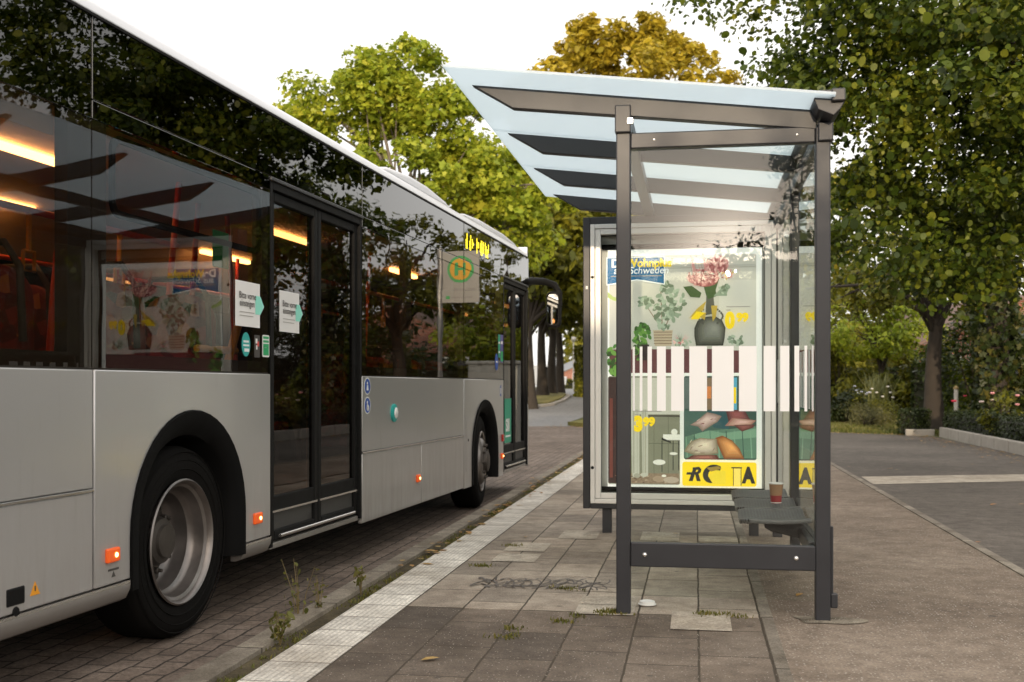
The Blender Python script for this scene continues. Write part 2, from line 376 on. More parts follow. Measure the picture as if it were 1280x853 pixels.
M['bolt'] = plain('bolt_steel', (0.75,0.74,0.72), 0.25, 0.8, 0.05, 8)
M['stripe'] = plain('white_film', (0.86,0.86,0.85), 0.5, var=0.02)
M['concrete'] = plain('pale_concrete', (0.36,0.33,0.29), 0.9, 0.0, 0.25, 5, 0.3, 80)
M['cabinet'] = plain('grey_cabinet', (0.42,0.42,0.38), 0.5)
M['pole'] = plain('galvanised_pole', (0.38,0.37,0.35), 0.45, 0.5)

def roof_glass():
    m, nt, N, L = new_mat('frosted_roof_glass')
    out = nd(nt, 'ShaderNodeOutputMaterial')
    tl = nd(nt, 'ShaderNodeBsdfTranslucent'); tl.inputs[0].default_value = (0.80,0.88,0.93,1)
    df = nd(nt, 'ShaderNodeBsdfDiffuse'); df.inputs[0].default_value = (0.78,0.84,0.88,1)
    tr = nd(nt, 'ShaderNodeBsdfTransparent'); tr.inputs[0].default_value = (0.88,0.95,0.98,1)
    gl = nd(nt, 'ShaderNodeBsdfGlossy'); gl.inputs['Roughness'].default_value = 0.06
    a = nd(nt, 'ShaderNodeMixShader'); a.inputs[0].default_value = 0.25; L.new(tl.outputs[0], a.inputs[1]); L.new(df.outputs[0], a.inputs[2])
    b = nd(nt, 'ShaderNodeMixShader'); b.inputs[0].default_value = 0.22; L.new(a.outputs[0], b.inputs[1]); L.new(tr.outputs[0], b.inputs[2])
    lw = nd(nt, 'ShaderNodeMath', operation='MULTIPLY'); lw.inputs[0].default_value = 0.06; lw.inputs[1].default_value = 1.0
    c = nd(nt, 'ShaderNodeMixShader'); L.new(lw.outputs[0], c.inputs[0]); L.new(b.outputs[0], c.inputs[1]); L.new(gl.outputs[0], c.inputs[2])
    L.new(c.outputs[0], out.inputs['Surface']); return m
M['roofglass'] = roof_glass()

# ------------------------------------------------------------------ the ground
def sheet(name, pts, z, m, thick=0.0, loc=None, rz=None, kind='structure'):
    b = MB()
    if thick > 0: b.prism(pts, 'z', z-thick, z)
    else: b.ngon([(p[0], p[1], z) for p in pts])
    o = b.build(name, m)
    if not thick and o.data.polygons[0].normal.z < 0: o.data.flip_normals()
    if loc: o.location = loc
    if rz is not None: o.rotation_euler = (0,0,rz)
    return tag(o, kind=kind)

def strip_grid(name, xf0, xf1, y0, y1, dz, m, ny=60, nx=2):
    """Sheet following the rise of the land between two side lines."""
    vs, fs = [], []
    for j in range(ny+1):
        y = y0+(y1-y0)*j/ny; a, b = xf0(y), xf1(y)
        for i in range(nx+1): vs.append((a+(b-a)*i/nx, y, dz+rise(y)))
    for j in range(ny):
        for i in range(nx):
            k = j*(nx+1)+i; fs.append((k, k+1, k+nx+2, k+nx+1))
    o = MB().add(vs, fs).build(name, m, smooth=60)
    if o.data.polygons[0].normal.z < 0: o.data.flip_normals()
    return tag(o, kind='structure')

g_grass = ground_mat('lawn_soil', (0.050,0.060,0.014),(0.085,0.092,0.02),(0.13,0.125,0.035), 1.3, 40, 0.95, 0.5)
g_bay = ground_mat('bay_pavers', (0.13,0.10,0.083),(0.185,0.145,0.122),(0.235,0.19,0.165), 0.5, 55, 0.85, 0.5, bricks=(0.225,0.112,0.5), mortar=(0.035,0.028,0.022), bmort=0.007, rot=math.radians(90)+TH, tone=0.22, wob=0.035)
g_road = ground_mat('road_asphalt', (0.20,0.20,0.205),(0.23,0.23,0.235),(0.26,0.26,0.26), 0.15, 40, 0.8, 0.2)
g_slab = ground_mat('paving_slabs', (0.21,0.172,0.138),(0.33,0.28,0.235),(0.43,0.375,0.32), 0.75, 110, 0.8, 0.3, speck=(60,0.17,(0.44,0.39,0.34)), bricks=(0.50,0.293,0.37), mortar=(0.055,0.042,0.028), bmort=0.006, rot=math.radians(90), tone=0.30, wob=0.010, gum=(6.0,0.11))
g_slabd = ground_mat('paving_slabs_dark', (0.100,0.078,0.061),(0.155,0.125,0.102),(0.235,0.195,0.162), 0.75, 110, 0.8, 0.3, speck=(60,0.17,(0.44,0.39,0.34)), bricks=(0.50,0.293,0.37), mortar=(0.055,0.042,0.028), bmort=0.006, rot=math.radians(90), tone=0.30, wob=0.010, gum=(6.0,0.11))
g_path = ground_mat('path_asphalt', (0.145,0.112,0.086),(0.215,0.170,0.134),(0.285,0.232,0.188), 0.55, 75, 0.85, 0.6, speck=(62,0.26,(0.42,0.37,0.32)), gum=(3.5,0.10))
g_drive = ground_mat('drive_asphalt', (0.088,0.076,0.066),(0.122,0.106,0.093),(0.165,0.143,0.125), 0.35, 120, 0.85, 0.45, speck=(60,0.16,(0.30,0.265,0.23)))
g_rib = ground_mat('ribbed_white_slabs', (0.52,0.48,0.43),(0.70,0.67,0.63),(0.80,0.77,0.73), 1.1, 70, 0.75, 0.25, bricks=(0.30,0.5,0.0), mortar=(0.16,0.135,0.105), bmort=0.006, rot=math.radians(90), tone=0.08, ribs=True)
g_kerb = ground_mat('kerb_granite', (0.17,0.145,0.115),(0.24,0.21,0.175),(0.32,0.285,0.24), 2.5, 120, 0.85, 0.5, bricks=(1.0,0.6,0.0), mortar=(0.05,0.04,0.03), bmort=0.008, rot=math.radians(90), tone=0.12)
g_pale = ground_mat('pale_slab', (0.36,0.315,0.26),(0.44,0.39,0.33),(0.52,0.47,0.40), 2.2, 90, 0.8, 0.3)
g_soil = ground_mat('verge_soil', (0.045,0.036,0.02),(0.075,0.06,0.034),(0.11,0.09,0.05), 3, 60, 0.95, 0.7)
g_gravel = ground_mat('gravel_filling', (0.12,0.10,0.07),(0.22,0.19,0.15),(0.33,0.29,0.23), 9, 160, 0.9, 0.9, speck=(120,0.3,(0.42,0.38,0.33)))

# one land sheet out to the horizon
strip_grid('ground', lambda y: -260, lambda y: 260, -90, 420, -0.135, g_grass, 170, 2)
strip_grid('bus_bay', lambda y: -7.6, lambda y: 0.34*0+ab(0,2.53)[0]+(y-RY)*math.tan(TH)*1.0+0.0, -30, 34.6, -0.120, g_bay, 4, 1)
strip_grid('road', lambda y: -34, lambda y: 2.0 + (max(0, y-38)*0.22), 34.6, 92, -0.120, g_road, 50, 2)
strip_grid('carriageway', lambda y: -14, lambda y: -7.6, -30, 34.6, -0.124, g_road, 4, 1)
LOC = (RX, RY, 0); RZ = -TH
def lsheet(name, a0, a1, b0, b1, z, m, thick=0.0):
    return sheet(name, [(-b0,a0),(-b0,a1),(-b1,a1),(-b1,a0)], z, m, thick, LOC, RZ)
lsheet('kerb', -12, 26, 2.425, 2.545, 0.003, g_kerb, 0.2)
lsheet('verge_strip', -12, 26, 2.312, 2.425, -0.018, g_soil, 0.1)
lsheet('tactile_strip', -12, 26, 2.055, 2.312, 0.002, g_rib, 0.15)
lsheet('pavement', 0.003, 26, 0.285, 2.055, 0.0, g_slab, 0.15)
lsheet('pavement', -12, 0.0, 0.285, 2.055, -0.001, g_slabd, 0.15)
lsheet('edging_strip', -12, 6.0, 0.232, 0.285, 0.0035, g_kerb, 0.15)
lsheet('asphalt_path', -12, 26, -1.30, 0.232, 0.0, g_path, 0.15)
lsheet('path_edging', -12, 26, -1.365, -1.30, 0.008, g_kerb, 0.15)
sheet('driveway', [(1.365,-12),(30,-12),(30,2),(4.65,8),(4.66,20.5),(2.9,22.5),(1.365,23.5)], -0.004, g_drive, 0.12, LOC, RZ)
sheet('driveway_band', [(1.40,7.75),(4.62,9.0),(4.62,9.95),(1.42,8.85)], 0.001, g_pale, 0.0, LOC, RZ)
sheet('lawn', [(1.365,23.5),(2.9,22.5),(4.66,20.5),(4.66,8),(30,2),(60,20),(60,60),(1.365,46)], -0.02, g_grass, 0.08, LOC, RZ)
# a few newer, paler slabs
for (a, b, w, l, zz) in ((-0.06,1.045,0.29,0.24,0.004),(0.19,1.045,0.29,0.22,0.004),(-0.34,0.575,0.28,0.42,0.004),(1.95,1.75,0.28,0.42,0.004),(1.50,1.75,0.28,0.34,0.004),(2.62,1.46,0.28,0.5,0.004),(2.62,0.86,0.28,0.5,0.004),(2.62,0.44,0.28,0.3,0.004),(0.55,1.16,0.285,0.48,0.003)):
    lsheet('pale_paving_slab', a, a+l, b-w/2, b+w/2, zz, g_pale if zz > 0.0035 else g_slab)
# rough filling round the corner post
pts = [(0.02+0.16*math.cos(t)*(1+0.25*math.sin(3*t+1)), -0.02+0.11*math.sin(t)*(1+0.3*math.cos(2*t))) for t in [2*PI*k/26 for k in range(26)]]
sheet('gravel_patch', pts, 0.004, g_gravel, 0.0, LOC, RZ)

def blades(name, spots, h0, h1, m, n_per=1, spread=0.03, w=0.004, seed=1, parent=None, lean=0.5):
    rg = np.random.default_rng(seed); S = np.repeat(np.array(spots, float), n_per, axis=0); n = len(S)
    S[:, :2] += rg.normal(0, spread, (n, 2)); an = rg.uniform(0, 2*PI, n); hh = rg.uniform(h0, h1, n); le = rg.uniform(0, lean, n)*hh
    d = np.stack([np.cos(an), np.sin(an), np.zeros(n)], 1); q = np.stack([-np.sin(an), np.cos(an), np.zeros(n)], 1)
    ww = w*rg.uniform(0.6, 1.5, n)[:, None]
    V = np.zeros((n, 5, 3)); V[:,0] = S-q*ww; V[:,1] = S+q*ww
    mid = S+d*(le*0.35)[:,None]; mid[:,2] += hh*0.6
    V[:,2] = mid+q*ww*0.8; V[:,3] = mid-q*ww*0.8
    V[:,4] = S+d*le[:,None]; V[:,4,2] += hh
    fs = []
    for i in range(n):
        k = i*5; fs.append((k,k+1,k+2,k+3)); fs.append((k+3,k+2,k+4))
    me = bpy.data.meshes.new(name); me.from_pydata(V.reshape(-1,3).tolist(), [], fs); me.materials.append(m); me.update()
    o = bpy.data.objects.new(name, me); C.objects.link(o)
    if parent: o.parent = parent
    return o

lm_weed = leaf_mat('weed_leaf', [(0.07,0.085,0.015),(0.14,0.14,0.03),(0.26,0.20,0.06)], 0.3)
lm_grass = leaf_mat('grass_blade', [(0.06,0.085,0.015),(0.12,0.13,0.03),(0.22,0.20,0.06)], 0.3)
rg = np.random.default_rng(3)
sp = []
for k in range(900):
    a = rg.uniform(-1.5, 14); dens = 0.5+0.5*math.sin(a*3.1)+0.4*math.sin(a*7.7+1)
    if rg.uniform(0, 1.3) < dens:
        x, y = ab(a, 2.345+rg.normal(0, 0.035)); sp.append((x, y, -0.02))
for (a, b, n) in ((-0.02,0.955+0.05,16),(0.02,0.99,10),(-0.1,1.2,3),(-0.25,1.22,5),(0.02,0.55,9),(0.02,0.42,7),(-0.62,1.44,5),(-0.45,1.42,4),(1.3,1.9,6),(2.2,1.9,6),(0.6,1.3,8),(2.2,0.2,8)):
    for k in range(n):
        x, y = ab(a+rg.normal(0,0.012), b+rg.normal(0,0.035)); sp.append((x, y, 0.0))
o = blades('weeds', sp, 0.004, 0.024, lm_weed, 12, 0.022, 0.0035, 5, None, 1.2)
tag(o, 'low weeds and moss growing in the joint behind the kerb', 'weeds', kind='stuff')
sp = []
for k in range(9000):
    u, v = rg.uniform(1.4, 9), rg.uniform(21.5, 44)
    x, y = ab(v, -u)
    if v > 23.6 - 0.6*(u-1.4) if u < 4.66 else True: sp.append((x, y, -0.02))
o = blades('grass', sp, 0.03, 0.10, lm_grass, 3, 0.10, 0.012, 6)
tag(o, 'short mown grass of the garden lawn behind the driveway', 'grass', kind='stuff')

# fallen leaves
lm_fall = leaf_mat('fallen_leaf', [(0.20,0.08,0.02),(0.35,0.17,0.04),(0.45,0.30,0.09),(0.30,0.07,0.02)], 0.1)
def leaf_litter(name, spots, size, seed):
    rg = np.random.default_rng(seed); vs, fs = [], []
    for (x, y, z) in spots:
        s = size*rg.uniform(0.6, 1.3); an = rg.uniform(0, 2*PI); ti = rg.uniform(0.05, 0.5)
        sh = [(-1,0),(-0.3,0.5),(0.4,0.4),(1,0),(0.4,-0.42),(-0.3,-0.5)]; k = len(vs)
        for (u, v) in sh:
            vs.append((x+s*(u*math.cos(an)-v*math.sin(an)), y+s*(u*math.sin(an)+v*math.cos(an)), z+0.004+abs(v)*s*ti+max(0,u)*s*ti*0.5))
        fs.append(tuple(range(k, k+6)))
    return MB().add(vs, fs).build(name, lm_fall, fix=False)
sp = []
for k in range(260):
    a = rg.uniform(9, 21.5); x, y = ab(a, -4.55+abs(rg.normal(0,0.35))); sp.append((x, y, 0.0))
for k in range(200):
    u = rg.uniform(1.4, 4.6); x, y = ab(23.2-0.55*max(0,u-1.4)-abs(rg.normal(0,0.35)), -u); sp.append((x, y, 0.0))
for k in range(420):
    y = 33.2+abs(rg.normal(0,1.4)); x = rg.uniform(1.0, 5.2); sp.append((x, y, -0.115+rise(y)))
for k in range(160):
    a = rg.uniform(1,14); x, y = ab(a, 2.36+rg.normal(0,0.06)); sp.append((x, y, 0.0))
for k in range(30):
    a = rg.uniform(-1.2,12); x, y = ab(a, rg.uniform(-4.4,2.2)); sp.append((x, y, 0.0))
tag(leaf_litter('leaf_litter', sp, 0.035, 8), 'brown and orange fallen leaves scattered on the ground', 'leaves', kind='stuff')
# ------------------------------------------------------------------ the bus
# local frame: +Y forward, +X out towards the shelter, x = 0 the body side, z above the road
bus = thing('city_bus', 'silver city bus with black glass band and lit orange interior standing at the kerb', 'bus', (-1.6, 5.425, -0.12), -PHI)
RT, FT = -3.25, 8.62                         # rear and front ends
def arch(cx, rx, top, zc, z0, n=22):
    """Outline of a wheel opening, from rear foot over the top to front foot."""
    pts = [(cx-rx, z0)]
    for k in range(n+1):
        t = PI - PI*k/n; pts.append((cx+rx*math.cos(t), zc+(top-zc)*math.sin(t)))
    pts.append((cx+rx, z0)); return pts
RA = dict(cx=0.11, rx=0.565, top=1.12, zc=0.56); FA = dict(cx=6.21, rx=0.555, top=1.10, zc=0.56)
SILL = 1.31
def panel(poly, name='side_panel', m=None, th=0.035, x1=0.0, bevel=0.006):
    return MB().prism(poly, 'x', x1-th, x1).build(name, m or M['silver'], bus, bevel=bevel, smooth=35)
# lower flank, each sheet its own panel
panel([(RT+0.3,0.81),(-0.742,0.81),(-0.742,SILL),(RT+0.3,SILL)])
panel([(RT+0.3,0.385),(-0.742,0.385),(-0.742,0.795),(RT+0.3,0.795)], 'service_hatch')
panel([(-0.730,0.385)] + [(p[0], p[1]) for p in arch(**RA, z0=0.385)] + [(1.015,0.385),(1.015,SILL),(-0.730,SILL)])
panel([(2.545,0.775),(5.345,0.775),(5.345,SILL),(2.545,SILL)])
panel([(2.545,0.27),(3.965,0.27),(3.965,0.760),(2.545,0.760)], 'service_hatch')
panel([(3.98,0.27),(5.345,0.27),(5.345,0.760),(3.98,0.760)], 'service_hatch')
panel([(5.36,0.26)] + arch(**FA, z0=0.26) + [(7.055,0.26),(7.055,SILL),(5.36,SILL)])
# skirts
sk = [(0.0,0.378),(0.004,0.366),(0.0,0.34),(-0.02,0.30),(-0.05,0.285),(-0.08,0.285),(-0.08,0.378)]
for (y0, y1) in ((RT+0.3,-0.458),(0.678,1.015)):
    MB().prism(sk, 'y', y0, y1).build('skirt', M['silver_dull'], bus, smooth=40)
    MB().box(0.0005,0.005,y0,y1,0.368,0.380).build('trim_strip', M['trim'], bus)
MB().box(0.0,0.006,RT+0.3,-0.742,0.796,0.809).build('trim_strip', M['trim'], bus, bevel=0.002)
MB().box(0.0,0.006,2.545,5.345,0.761,0.774).build('trim_strip', M['trim'], bus, bevel=0.002)
# dark carcass behind the sheets
MB().box(-0.06,-0.045,RT+0.2,-0.47,0.38,SILL).box(-0.06,-0.045,0.70,1.01,0.38,SILL).box(-0.06,-0.045,2.55,5.64,0.29,SILL).box(-0.06,-0.045,6.79,7.05,0.29,SILL).box(-0.06,-0.045,-0.5,0.72,1.13,SILL).box(-0.06,-0.045,5.6,6.8,1.11,SILL)\
  .box(-2.45,-0.06,RT+0.2,-0.55,0.31,0.40).box(-2.45,-0.06,0.80,5.55,0.30,0.36).box(-2.45,-0.06,6.85,FT-0.1,0.28,0.36)\
  .box(-2.45,-0.62,-0.6,0.85,0.34,0.42).box(-2.45,-0.45,5.5,6.9,0.34,0.42)\
  .box(-0.62,-0.60,-0.55,0.8,0.34,1.2).box(-0.47,-0.45,5.55,6.85,0.34,1.2).box(-0.62,-0.06,-0.55,0.8,1.01,1.03).box(-0.47,-0.06,5.55,6.85,1.01,1.03).build('underbody', M['void'], bus)
# wheel arches: black moulded lips
for A, z0, deep in ((RA,0.33,0.30),(FA,0.27,0.25)):
    o_ = arch(A['cx'], A['rx'], A['top'], A['zc'], z0); i_ = arch(A['cx'], A['rx']-0.06, A['top']-0.06, A['zc'], z0); j_ = arch(A['cx'], A['rx']-0.10, A['top']-0.12, A['zc'], z0)
    n = len(o_); vs = []
    for pts, x in ((o_,-0.02),(o_,0.012),(i_,0.006),(j_,-0.04),(j_,-deep)): vs += [(x,p[0],p[1]) for p in pts]
    fs = [(r*n+k, r*n+k+1, (r+1)*n+k+1, (r+1)*n+k) for r in range(4) for k in range(n-1)]
    MB().add(vs, fs).build('wheel_arch', M['arch'], bus, smooth=50)
# wheels
def tyre_prof(R, w):
    return [(0.305,-w*0.45),(0.34,-w*0.5),(R-0.05,-w*0.5),(R-0.012,-w*0.42),(R,-w*0.3),(R,w*0.3),(R-0.012,w*0.42),(R-0.05,w*0.5),(R-0.10,w*0.49),(0.34,w*0.49),(0.305,w*0.43)]
def rear_wheel():
    w = MB().lathe(tyre_prof(0.472,0.28), 'x', (0,0,0), 64, M['tyre'])
    for r in (0.355,0.40,0.44): w.lathe([(r,0.138),(r+0.004,0.1425),(r+0.008,0.138)], 'x', (0,0,0), 64, M['tyre'])
    o = w.build('wheel', None, bus, smooth=50)
    MB().lathe([(0.305,0.128),(0.311,0.140),(0.303,0.146),(0.292,0.137),(0.287,0.118),(0.272,0.108),(0.266,0.06),(0.258,0.04),(0.243,0.03),(0.236,-0.03),(0.222,-0.055),(0.20,-0.07)], 'x', (0,0,0), 64).build('rim', M['rim'], o, smooth=40)
    h = MB().lathe([(0.205,-0.068),(0.16,-0.055),(0.125,-0.05),(0.122,0.0),(0.11,0.03),(0.085,0.04),(0.08,0.055),(0.0,0.06)], 'x', (0,0,0), 40)
    for k in range(10):
        t = 2*PI*k/10; h.lathe([(0.017,-0.06),(0.017,-0.025),(0.010,-0.02),(0.009,-0.004),(0,-0.003)], 'x', (0,0.165*math.cos(t),0.165*math.sin(t)), 8)
    for k in range(8):
        t = 2*PI*(k+0.5)/8; h.lathe([(0.028,-0.063),(0.026,-0.056),(0,-0.056)], 'x', (0.004,0.222*math.cos(t)*0.9,0.222*math.sin(t)*0.9), 12)
    h.build('hub', M['rimdark'], o, smooth=40)
    return o
rw = rear_wheel(); rw.location = (-0.19, 0.105, 0.472)
c = copy_part(rw, bus, (-2.30, 0.105, 0.472)); c.rotation_euler = (0,0,PI)
w = MB().lathe(tyre_prof(0.472,0.28), 'x', (0,0,0), 64); fw = w.build('wheel', M['tyre'], bus, smooth=50)
MB().lathe([(0.300,0.120),(0.311,0.137),(0.303,0.146),(0.290,0.137),(0.282,0.10),(0.262,0.085),(0.250,0.095),(0.235,0.14),(0.20,0.165),(0.165,0.168),(0.13,0.165)], 'x', (0,0,0), 64).build('rim', M['rim'], fw, smooth=40)
h = MB().lathe([(0.135,0.164),(0.128,0.172),(0.11,0.174),(0.105,0.205),(0.08,0.215),(0,0.218)], 'x', (0,0,0), 40)
for k in range(10):
    t = 2*PI*k/10; h.lathe([(0.016,0.16),(0.016,0.190),(0.009,0.195),(0,0.196)], 'x', (0,0.168*math.cos(t),0.168*math.sin(t)), 8)
h.build('hub', M['rimdark'], fw, smooth=40)
fw.location = (-0.17, 6.17, 0.472); fw.rotation_euler = (0,0,math.radians(7))
c = copy_part(fw, bus, (-2.33, 6.17, 0.472)); c.rotation_euler = (0,0,PI+math.radians(7))
# glass flank: panes from sill to roof edge, black band and pillars behind them
def pane(y0, y1, z0=SILL+0.008, z1=2.36, m=None, name='window'):
    return MB().box(-0.010,-0.002,y0,y1,z0,z1).build(name, m or M['busglass'], bus)
def band(y0, y1, z0, z1, name='black_band'):
    return MB().box(-0.034,-0.001,y0,y1,z0,z1).build(name, M['gloss'], bus, bevel=0.003)
pane(RT+0.3,-0.752); pane(-0.744,1.008); pane(2.548,5.344); pane(5.362,7.05)
for (y0, y1) in ((RT+0.3,-0.752),(-0.744,2.54),(2.548,5.344),(5.362,FT-0.18)): band(y0, y1, 2.363 if y1 < 1 else 2.445, 2.80)
band(-0.744,1.008,2.363,2.442); band(2.548,5.344,2.363,2.442); band(5.362,7.06,2.363,2.442)
def pillar(y0, y1, z0=SILL, z1=2.42): return MB().box(-0.075,-0.014,y0,y1,z0,z1).build('window_pillar', M['intdark'], bus, bevel=0.004)
pillar(-0.90,-0.62); pillar(RT+0.3,RT+0.5); pillar(0.93,1.01); pillar(2.55,2.66); pillar(3.60,3.74); pillar(5.27,5.44); pillar(6.96,7.05)
for (y0,y1) in ((RT+0.5,-0.90),(-0.62,0.93),(2.66,3.60),(3.74,5.27),(5.44,6.96)): MB().box(-0.06,-0.014,y0,y1,SILL,SILL+0.07).build('window_frame', M['intdark'], bus)
# tilting vent window with rounded frame
fr = rounded(-0.58,0.92,1.98,2.34,0.07); fi = rounded(-0.55,0.89,2.01,2.31,0.05); n = len(fr)
vs = [(-0.030,p[0],p[1]) for p in fr]+[(-0.014,p[0],p[1]) for p in fr]+[(-0.014,p[0],p[1]) for p in fi]+[(-0.030,p[0],p[1]) for p in fi]
MB().add(vs, [(r*n+k, r*n+(k+1)%n, ((r+1)%4)*n+(k+1)%n, ((r+1)%4)*n+k) for r in range(4) for k in range(n)]).build('vent_window', M['rubber'], bus)
for (y0,y1) in ((2.70,3.56),(3.78,5.2)): MB().box(-0.03,-0.014,y0,y1,2.0,2.03).build('vent_window', M['rubber'], bus)
# roof: coving, skin and pods
cove = [(-0.034,2.802),(-0.001,2.802),(0.004,2.812),(-0.004,2.845),(-0.03,2.875),(-0.09,2.905),(-0.25,2.94),(-1.25,2.97),(-2.25,2.94),(-2.41,2.905),(-2.47,2.875),(-2.5,2.84),(-2.5,2.80),(-2.3,2.78),(-0.2,2.78)]
MB().prism(cove, 'y', RT, FT-0.25).build('roof', M['roofwhite'], bus, smooth=40)
MB().box(-0.002,0.006,RT+0.3,FT-0.25,2.795,2.806).build('trim_strip', M['rubber'], bus)
def pod(y0, y1, h, x0=-0.13, e=0.7):
    pr = [(y0,2.90),(y0+e*0.35,2.90+h*0.62),(y0+e,2.90+h),(y1-e,2.90+h),(y1-e*0.35,2.90+h*0.62),(y1,2.90)]
    return MB().prism(pr, 'x', -2.37, x0).build('roof_pod', M['roofwhite'], bus, bevel=0.035, smooth=40, seg=4)
pod(3.1,5.4,0.10,-0.10,0.9); pod(5.45,8.35,0.075,-0.09,0.9)
# front and rear ends, far flank
def rounded_end(y0, s, z0, z1, m, name, r=0.32, d=0.0):
    pts = []
    for k in range(9):
        t = PI/2*k/8; pts.append((-r+r*math.cos(t), y0+s*r*math.sin(t)))
    for k in range(9):
        t = PI/2+PI/2*k/8; pts.append((-2.5+r+r*math.cos(t), y0+s*r*math.sin(t)))
    inner = [(-2.44, y0), (-0.06, y0)]
    return MB().prism(pts+inner, 'z', z0, z1).build(name, m, bus, smooth=40, bevel=0.01)
rounded_end(FT-0.22, 1, 0.27, 1.02, M['silver'], 'front_bumper', 0.24); rounded_end(FT-0.22, 1, 1.028, 2.80, M['gloss'], 'windscreen', 0.24)
rounded_end(FT-0.26, 1, 2.80, 2.93, M['roofwhite'], 'front_roof_cap', 0.25)
rounded_end(RT+0.3, -1, 0.30, 1.30, M['silver'], 'rear_bumper', 0.2); rounded_end(RT+0.3, -1, 1.31, 2.80, M['gloss'], 'rear_panel', 0.2)
MB().box(-2.5,-2.46,RT+0.3,FT-0.22,0.30,SILL).box(-2.5,-2.46,RT+0.3,FT-0.22,2.38,2.8).build('far_side_panel', M['silver'], bus)
for (y0,y1) in ((RT+0.3,-0.9),(-0.8,0.9),(1.0,2.7),(2.8,4.4),(4.5,6.2),(6.3,8.3)):
    MB().box(-2.498,-2.49,y0,y1,SILL,2.38).build('window', M['farglass'], bus)
    MB().box(-2.49,-2.43,y1,y1+0.1,SILL,2.38).build('window_pillar', M['intdark'], bus)
# doors
def bus_door(y0, y1, z0, z1, strip=0.31):
    """Two-leaf door: each leaf a rubber frame with its own glass, handle and kick strip."""
    mid = (y0+y1)/2
    MB().box(-0.10,-0.002,y0,y0+0.035,z0,z1).box(-0.10,-0.002,y1-0.035,y1,z0,z1).box(-0.10,-0.002,y0+0.036,y1-0.036,z1-0.045,z1).build('door_frame', M['rubber'], bus, bevel=0.004)
    MB().box(-0.06,0.010,y0-0.01,y1+0.01,z1+0.001,z1+0.022).build('drip_rail', M['anthracite'], bus, bevel=0.004)
    for (a, b) in ((y0+0.04, mid-0.003), (mid+0.003, y1-0.04)):
        t = 0.055
        d = MB().box(-0.075,-0.022,a,a+t,z0+0.03,z1-0.05).box(-0.075,-0.022,b-t,b,z0+0.03,z1-0.05).box(-0.075,-0.022,a+t,b-t,z1-0.05-t,z1-0.05).box(-0.075,-0.022,a+t,b-t,z0+0.03,z0+0.09).box(-0.072,-0.026,a+t,b-t,z0+0.20,z0+0.29).build('door', M['rubber'], bus, bevel=0.006)
        MB().box(-0.050,-0.042,a+t,b-t,z0+0.29,z1-0.05-t).build('door_glass', M['doorglass'], d)
        MB().box(-0.050,-0.042,a+t,b-t,z0+0.09,z0+0.20).build('kick_plate', M['intdark'], d)
        MB().box(-0.022,-0.016,a+0.02,b-0.02,z0+0.195,z0+0.207).build('trim_strip', M['trim'], d)
        hx = b-0.10 if a < mid-0.2 and b > mid else a+0.10
        MB().tube([(-0.085,hx,1.0),(-0.10,hx,1.0),(-0.10,hx,1.75),(-0.085,hx,1.75)], 0.014, 8).build('handle', M['railyellow'], d, smooth=60)
    MB().box(-0.30,-0.02,y0+0.03,y1-0.03,z0-0.015,z0+0.02).build('door_sill', M['silver_dull'], bus, bevel=0.006)
    MB().tube([(-0.008,y0+0.14,z0+0.055),(-0.008,y1-0.14,z0+0.055)], 0.012, 8).build('sill_bar', M['trim'], bus, smooth=60)
bus_door(1.02, 2.54, 0.31, 2.42)
bus_door(7.065, 8.40, 0.29, 2.44)
# interior
MB().box(-1.8,-0.66,RT+0.3,FT-0.3,0.40,0.44).box(-2.44,-1.81,0.85,5.45,0.40,0.44).box(-0.65,-0.08,0.85,5.45,0.40,0.44).box(-0.65,-0.08,6.95,FT-0.3,0.40,0.44).box(-0.65,-0.08,RT+0.3,-0.6,0.40,0.44).build('floor', M['intdark'], bus)
MB().box(-2.44,-0.06,RT+0.3,FT-0.3,2.425,2.445).build('ceiling', M['ceiling'], bus)
MB().prism([(-0.08,2.42),(-0.42,2.42),(-0.08,2.26)], 'y', RT+0.3, -0.9).build('ceiling', M['ceiling'], bus)
MB().prism([(-2.44,2.42),(-2.1,2.42),(-2.44,2.15)], 'y', RT+0.3, FT-0.3).build('ceiling', M['ceiling'], bus)
MB().box(-2.44,-0.1,RT+0.25,RT+0.3,0.4,2.4).build('bulkhead', M['intdark'], bus)
MB().box(-2.40,-1.2,FT-1.5,FT-1.44,0.4,2.35).build('bulkhead', M['intdark'], bus)
for x, y0, y1 in ((-0.84,-0.55,0.39),(-0.84,2.80,3.66),(-0.84,5.7,6.5),(-0.84,-3.0,-2.2),(-1.95,0.7,1.6),(-1.95,3.9,4.8),(-1.95,-2.3,-1.3)):  # the far row is an unseen addition to lighten the interior
    if 1:
        MB().box(x-0.028,x+0.028,y0,y1,2.385,2.420).build('ceiling_lamp', M['lamp'], bus, bevel=0.01)
rails = [((-0.55,RT+0.4,2.05),(-0.55,0.95,2.05)),((-0.55,2.6,2.05),(-0.55,7.0,2.05)),((-1.9,RT+0.4,2.05),(-1.9,7.0,2.05))]
for a, b in rails: MB().tube([a,b],0.017,8).build('grab_rail', M['railred'], bus, smooth=60)
